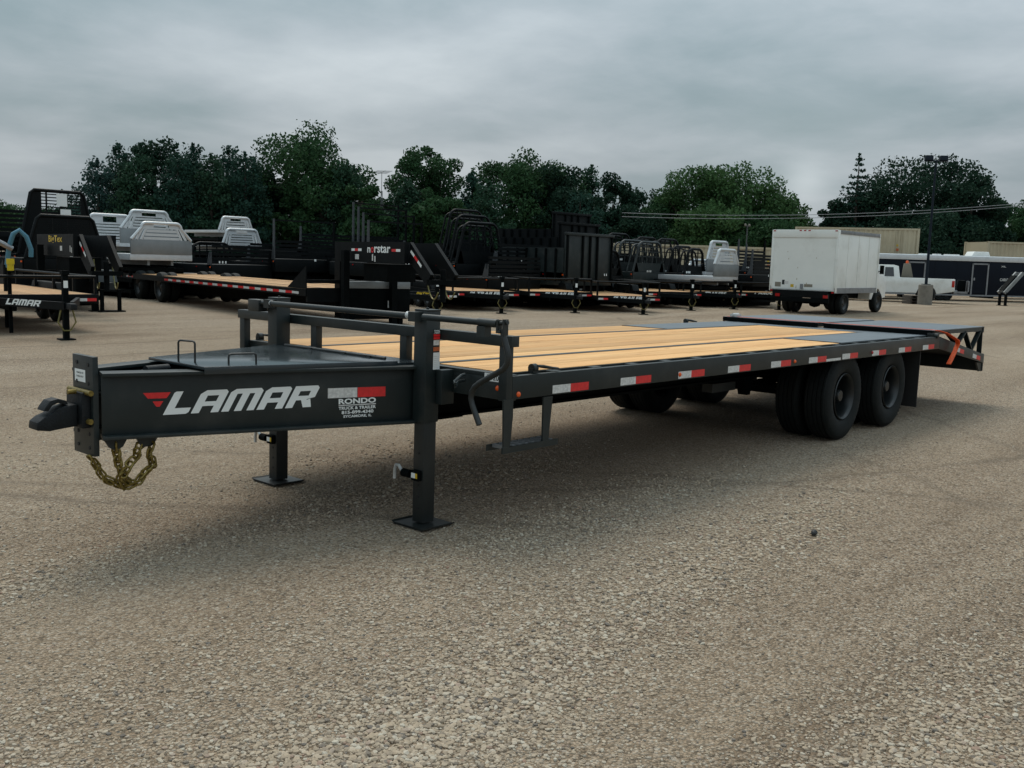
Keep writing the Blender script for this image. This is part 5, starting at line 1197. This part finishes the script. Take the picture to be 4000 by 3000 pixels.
# ================================================================ white pickup
def pickup(label, loc, rz, paint='white', length=5.7, board=True, name='pickup_truck'):
    t = thing(name, label, 'pickup', loc, rz)   # x forward, rear bumper at x=0
    ax1, ax2 = 1.3, 5.3; K = .55; r = .39; w = .98
    def arcp(cx, a0, a1, rr=.47): return [(cx+rr*math.cos(R(a)), .40+rr*math.sin(R(a))) for a in range(a0, a1, -20 if a0 > a1 else 20)]
    body = [(0.0, .62), (0.02, 1.22), (3.75, 1.24), (5.0, 1.22), (6.10, 1.10), (6.23, .95), (6.25, .52), (5.80, .48)] + [(5.3+.47*math.cos(R(a)), .42+.47*math.sin(R(a))) for a in (5, 35, 65, 90, 115, 145, 175)] + [(1.81, .48)] + [(1.3+.47*math.cos(R(a)), .42+.47*math.sin(R(a))) for a in (5, 35, 65, 90, 115, 145, 175)] + [(.3, .55)]
    MB().prism(body, 'y', -w, w).build('body', paint, t, .035)
    # cab greenhouse
    lo = [(2.05, 1.22), (4.30, 1.22)]; hi = [(2.15, 1.80), (2.45, 1.86), (3.45, 1.86), (3.72, 1.80)]
    mb = MB(); pl_ = [(x_+K, z_, y_) for x_, z_, y_ in [(2.02, 1.235, .93), (4.32, 1.235, .93), (3.62, 1.80, .80), (3.40, 1.86, .78), (2.35, 1.86, .78), (2.12, 1.80, .80)]]
    vs = [(x, -y, z) for x, z, y in pl_]+[(x, y, z) for x, z, y in pl_]; n = 6
    mb.add(vs, [tuple(range(n))[::-1], tuple(range(n, 2*n))]+[(i, (i+1) % n, n+(i+1) % n, n+i) for i in range(n)]); mb.build('cab', paint, t, .03)
    for s in (-1, 1):
        def sy(z): return s*(.938+(.80-.93)*(z-1.235)/.565)
        for poly in ([(3.15, 1.28), (4.12, 1.28), (3.62, 1.72), (3.15, 1.74)], [(2.30, 1.28), (2.75, 1.28), (2.75, 1.74), (2.36, 1.74)]):
            MB().add([(x+K, sy(z)+s*.012, z) for x, z in poly], [(0, 1, 2, 3)]).build('side_window', 'glass', t)
        link('wheel_well', MB().lathe([(.44, -.02), (.44, .02), (0, .02)], 24).mesh('wheel_well', 'flap'), t, (ax1, s*(w-.02), .42)); link('wheel_well', MB().lathe([(.44, -.02), (.44, .02), (0, .02)], 24).mesh('wheel_well', 'flap'), t, (ax2, s*(w-.02), .42))
        small_wheel(t, (ax1, s*.90, r), r, .23, 'rim'); small_wheel(t, (ax2, s*.90, r), r, .23, 'rim')
        MB().box(.03, .16, s*w-.02, s*w+.012, .82, 1.14).build('tail_lamp', 'tail', t, .01)
        MB().box(2.6, 4.5, min(s*.9, s*1.06), max(s*.9, s*1.06), .40, .46).build('running_board', 'galv', t)
        MB().box(3.65, 3.675, s*w-.002, s*w+.004, .55, 1.22).box(4.73, 4.75, s*w-.002, s*w+.004, .55, 1.2).build('door_gap', 'blackmatt', t)
        MB().box(4.5, 4.6, min(s*1.0, s*1.2), max(s*1.0, s*1.2), 1.18, 1.42).build('mirror', 'blackmatt', t, .01)
        MB().box(3.77, 3.91, s*w+.002, s*w+.02, 1.06, 1.09).build('handle', 'chrome', t)
    MB().prism([(4.85, 1.27), (4.21, 1.77), (4.20, 1.75), (4.82, 1.25)], 'y', -.80, .80).build('windscreen', 'glass', t)
    MB().box(2.04, 2.06, -.7, .7, 1.32, 1.72).build('rear_window', 'glass', t) if False else None
    MB().box(-.12, .04, -.95, .95, .50, .68).build('rear_bumper', 'galv', t, .02)
    MB().box(.10, 2.5, -.85, .85, 1.243, 1.247).build('bed_opening', 'blackmatt', t)
    return t
pk = pickup('white pickup with an amber beacon on a tan board, parked behind the lamp post', at(2048, 49.0), R(111))
MB().prism([(1.95, 1.24), (2.5, 1.24), (2.42, 1.95), (2.12, 1.95)], 'y', -.5, .5).build('beacon_board', 'tan_seat', pk, .01)
MB().lathe([(.07, 0), (.07, .1), (.05, .14), (0, .15)], 12, Matrix.Translation((2.27, 0, 1.95)) @ Matrix.Rotation(R(90), 4, 'X')).build('beacon', 'amber', pk)
hb = MB(); hb.box(-.62, -.12, -.5, .5, .52, .62); hb.box(-.66, -.60, -.7, .7, .62, 1.15); hb.build('salt_spreader_frame', 'galv', pk)
MB().box(-.5, -.14, -.42, .42, .62, 1.18).build('hopper', 'blackmatt', pk, .03)
pickup('maroon and white pickup partly cut by the right edge of the picture', at(2214, 70), math.atan2(-.30, .95)+math.pi, paint='maroon')

# ================================================================ lamp post
lp2 = thing('lamp_post', 'dark blue steel lamp post with two floodlights on a round concrete base', 'lamp post', at(1988, 46.2), R(40))
MB().lathe([(0, 0), (.33, 0), (.33, .92), (.30, .95), (0, .95)], 28, Matrix.Rotation(R(90), 4, 'X')).build('concrete_base', 'concrete', lp2)
MB().tube([(0, 0, .95), (0, 0, 3), (0, 0, 6.75)], .09, 12, rs=[.07, .06, .045]).build('pole', 'pole', lp2)
MB().box(-.16, .16, -.16, .16, .95, .98).build('base_plate', 'pole', lp2)
MB().cyl((0, -.55, 6.72), (0, .55, 6.72), .035).build('cross_arm', 'pole', lp2)
for s in (-1, 1):
    h_ = thing('tmp', 'x', 'x'); bpy.data.objects.remove(h_)
    MB().prism([(-.14, 0), (.14, 0), (.19, .19), (-.10, .23)], 'y', s*.34-.17, s*.34+.17).build('floodlight', 'pole', lp2, .02).location = (0, 0, 6.74)
# pallets beside the base
pal = thing('pallet_stack', 'small stack of weathered pallets beside the concrete lamp post base', 'pallets', at(1963, 46.9), R(48))
for i in range(3):
    MB().box(-.4, .4, -.35, .35, i*.14+.10, i*.14+.125).box(-.4, .4, -.35, -.27, i*.14, i*.14+.10).box(-.4, .4, .27, .35, i*.14, i*.14+.10).box(-.4, .4, -.04, .04, i*.14, i*.14+.10).build('pallet', 'bark', pal)

# ================================================================ enclosed trailer with its white roof edge
def enclosed():
    a = at(1862, 53.5); b = at(2330, 54.5); d = (b-a); L = d.length; rz = math.atan2(d.y, d.x)
    t = thing('enclosed_trailer', 'long dark navy enclosed trailer with a pale roof edge and two framed doors', 'trailer', a, rz)
    # near side at y=-0 facing the camera is -y
    MB().box(0, L, 0, 2.5, .34, 2.28).build('body', 'navy', t, .01)
    n = 10
    for i in range(n+1): MB().box(L*i/n-.012, L*i/n+.012, -.006, 0, .36, 2.26).build('seam_strip', 'navy', t)
    MB().prism([(-.03, 2.27), (.3, 2.50), (2.2, 2.50), (2.53, 2.27)], 'x', -.02, L).build('roof', 'alu', t)
    MB().box(-.02, L, -.05, .0, 2.20, 2.47).build('roof_edge', 'alu', t, .01)
    MB().box(0, L, -.03, 0, .28, .36).build('lower_trim', 'galv', t)
    for px0, px1 in ((1944, 1982), (2081, 2117)):
        f0 = (px0-1862)/(2330-1862)*L; f1 = (px1-1862)/(2330-1862)*L; 
        dr = MB().box(f0+.09, f1-.09, -.03, -.008, .44, 2.0).build('door', 'navy', t)
        MB().box(f0, f0+.08, -.045, -.004, .36, 2.1).build('door_frame', 'galv', t); MB().box(f1-.08, f1, -.045, -.004, .36, 2.1).build('door_frame', 'galv', t); MB().box(f0, f1, -.045, -.004, 2.02, 2.10).build('door_frame', 'galv', t)
        MB().box(f0+.12, f0+.2, -.06, -.03, 1.15, 1.3).build('handle', 'galv', dr)
    x = (2095-1862)/(2330-1862)*L
    ac = MB().prism([(x, 2.50), (x+1.1, 2.50), (x+1.0, 2.76), (x+.15, 2.76)], 'y', .8, 1.6).build('air_conditioner', 'white', t, .03)
    for px in (2020, 2045, 2060, 1990): 
        x = (px-1862)/(2330-1862)*L; MB().box(x, x+.35, 1.0, 1.35, 2.5, 2.57).build('roof_vent', 'white', t, .01)
    for (px, z, ww, hh, tx) in ((2143, 1.15, .62, .16, 'CARGO'), (2143, 1.92, .3, .08, 'XL')):
        x = (px-1862)/(2330-1862)*L; link('lettering', text_mesh(tx, ww, hh, 'silverdecal', .02), t, M4=onface((x, -.0095, z), (1, 0, 0)))
    MB().cyl((2.2, .02, .44), (2.2, -.02, .44), .0).box(0, 0, 0, 0, 0, 0) if False else None
    for px in (2018, 2034):
        x = (px-1862)/(2330-1862)*L; small_wheel(t, (x, .12, .33), .33, .2)
    return t
enclosed()
gn = thing('gooseneck_trailer', 'aluminium gooseneck hitch of a trailer standing on two square legs near the right edge', 'trailer', at(2196, 48.0), math.atan2(.62, -.78))
for s in (-1, 1):
    MB().bar((1.15, s*.22, .62), (.25, s*.22, 1.62), .10, .16).build('neck_post', 'alu_dark', gn); MB().box(-1.6, .28, s*.22-.05, s*.22+.05, 1.56, 1.66).build('neck_beam', 'galv', gn)
    MB().box(1.0, 1.1, s*.22-.05, s*.22+.05, .02, .66).box(.94, 1.16, s*.22-.1, s*.22+.1, 0, .02).build('leg', 'blackmatt', gn)
MB().prism([(.36, 1.50), (.56, 1.50), (1.20, .75), (.95, .75)], 'y', -.17, .17).build('pump_cover', 'blackmatt', gn)

# ================================================================ tan containers
def container(label, pa, da, pb, db, z0, z1, depth=2.4, name='shipping_container', wheels=False):
    a = at(pa, da); b = at(pb, db); d = b-a; L = d.length; rz = math.atan2(d.y, d.x)
    t = thing(name, label, 'container', a, rz)
    MB().box(.03, L-.03, .04, depth-.04, z0+.1, z1-.03).build('body', 'tan', t)
    n = int(L/.28); mb = MB()
    for i in range(n):
        x = .12+i*(L-.24)/n; w_ = (L-.24)/n; mb.add([(x, .04, z0+.13), (x+w_*.3, .0, z0+.13), (x+w_*.55, .0, z0+.13), (x+w_*.85, .04, z0+.13), (x, .04, z1-.1), (x+w_*.3, .0, z1-.1), (x+w_*.55, .0, z1-.1), (x+w_*.85, .04, z1-.1)], [(0, 1, 5, 4), (1, 2, 6, 5), (2, 3, 7, 6)])
    mb.build('corrugated_side', 'tan', t)
    MB().box(0, L, -.03, .07, z1-.11, z1).build('top_rail', 'tan', t); MB().box(0, L, -.03, .07, z0, z0+.14).build('bottom_rail', 'tan', t)
    for x in (0, L-.14): MB().box(x, x+.14, -.035, .10, z0, z1).build('corner_post', 'tan', t); MB().box(x, x+.14, depth-.1, depth+.03, z0, z1).build('corner_post', 'tan', t)
    if z0 > .2:
        for x in (.6, L-.8): MB().box(x, x+.2, .1, depth-.1, 0, z0).build('support', 'blackmatt', t)
    for x in (L-1.3, L-1.0): MB().cyl((x, -.02, z0+.2), (x, -.02, z1-.2), .02).build('lock_rod', 'tan', t)
    quad_decal('hazard_mark', t, (L-1.25, -.032, z0+1.45), (1, 0, 0), .14, .14, 'orangedecal'); quad_decal('hazard_mark', t, (L-1.25, -.032, z0+1.72), (1, 0, 0), .10, .10, 'yellowdecal')
    return t
container('long tan container behind the black arched racks and the silver beds', 1272, 47.5, 1690, 50.5, .1, 2.56)
container('tan container raised high behind the box truck and the dark enclosed trailer', 1700, 60, 1966, 58, 1.3, 4.08)
container('tan container at the right edge behind the roof air conditioner', 2112, 61, 2330, 62, .8, 3.55)

# ================================================================ mast, wires, small lights
mst = thing('antenna_mast', 'thin lattice television mast with an aerial, between the tree masses', 'mast', at(816, 88))
hz = top(816, 378, 88)
for x, y in ((0, 0), (.35, 0), (.17, .3)): MB().cyl((x, y, 0), (.17+(x-.17)*.3, .1+(y-.1)*.3, hz-1.6), .03, 6).build('mast_leg', 'galv', mst)
MB().cyl((.17, .1, hz-2), (.17, .1, hz), .025, 6).build('mast_pole', 'galv', mst)
MB().bar((-.6, -.3, hz-.15), (.9, .5, hz+.28), .05, .05).build('aerial_boom', 'galv', mst)
for i in range(7):
    x = -.5+i*.22; MB().bar((x-.5, -.3+i*.12+.5, hz-.12+i*.062), (x+.5, -.3+i*.12-.5, hz-.12+i*.062), .02, .02).build('aerial_element', 'galv', mst)
up = thing('utility_pole', 'grey utility pole cut by the right edge of the picture', 'pole', at(2207, 80), R(30))
hp_ = top(2207, 438, 80); MB().tube([(0, 0, 0), (0, 0, hp_)], .16, 10, rs=[.19, .13]).build('pole', 'galv', up); MB().box(-.05, .05, -.9, .9, hp_-.6, hp_-.5).build('cross_arm', 'galv', up)
wl = thing('power_line', 'two thin overhead wires running in front of the trees on the right', 'wires', (0, 0, 0))
for (za, zb_) in ((456, 462), (461, 470)):
    p0 = at(1330, 78, top(1330, zb_, 78)); p1 = at(2207, 80, top(2207, za-16, 80))
    MB().tube(sag(p0, p1, .55, 18), .022, 5).build('wire', 'galv', wl)
fp = thing('light_pole', 'small pole with round lights in front of the pale feathery trees', 'lamp post', at(1598, 62))
zt = top(1598, 488, 62); MB().cyl((0, 0, 0), (0, 0, zt), .04, 8).build('pole', 'wire', fp)
for dx in (-.25, .25): link('lamp_head', MB().lathe([(0, -.07), (.07, -.04), (.09, .04), (0, .07)], 10).mesh('lamp_head', 'concrete'), fp, (dx, 0, zt))
MB().bar((-.3, 0, zt-.06), (.3, 0, zt-.06), .04, .04).build('cross_arm', 'wire', fp)
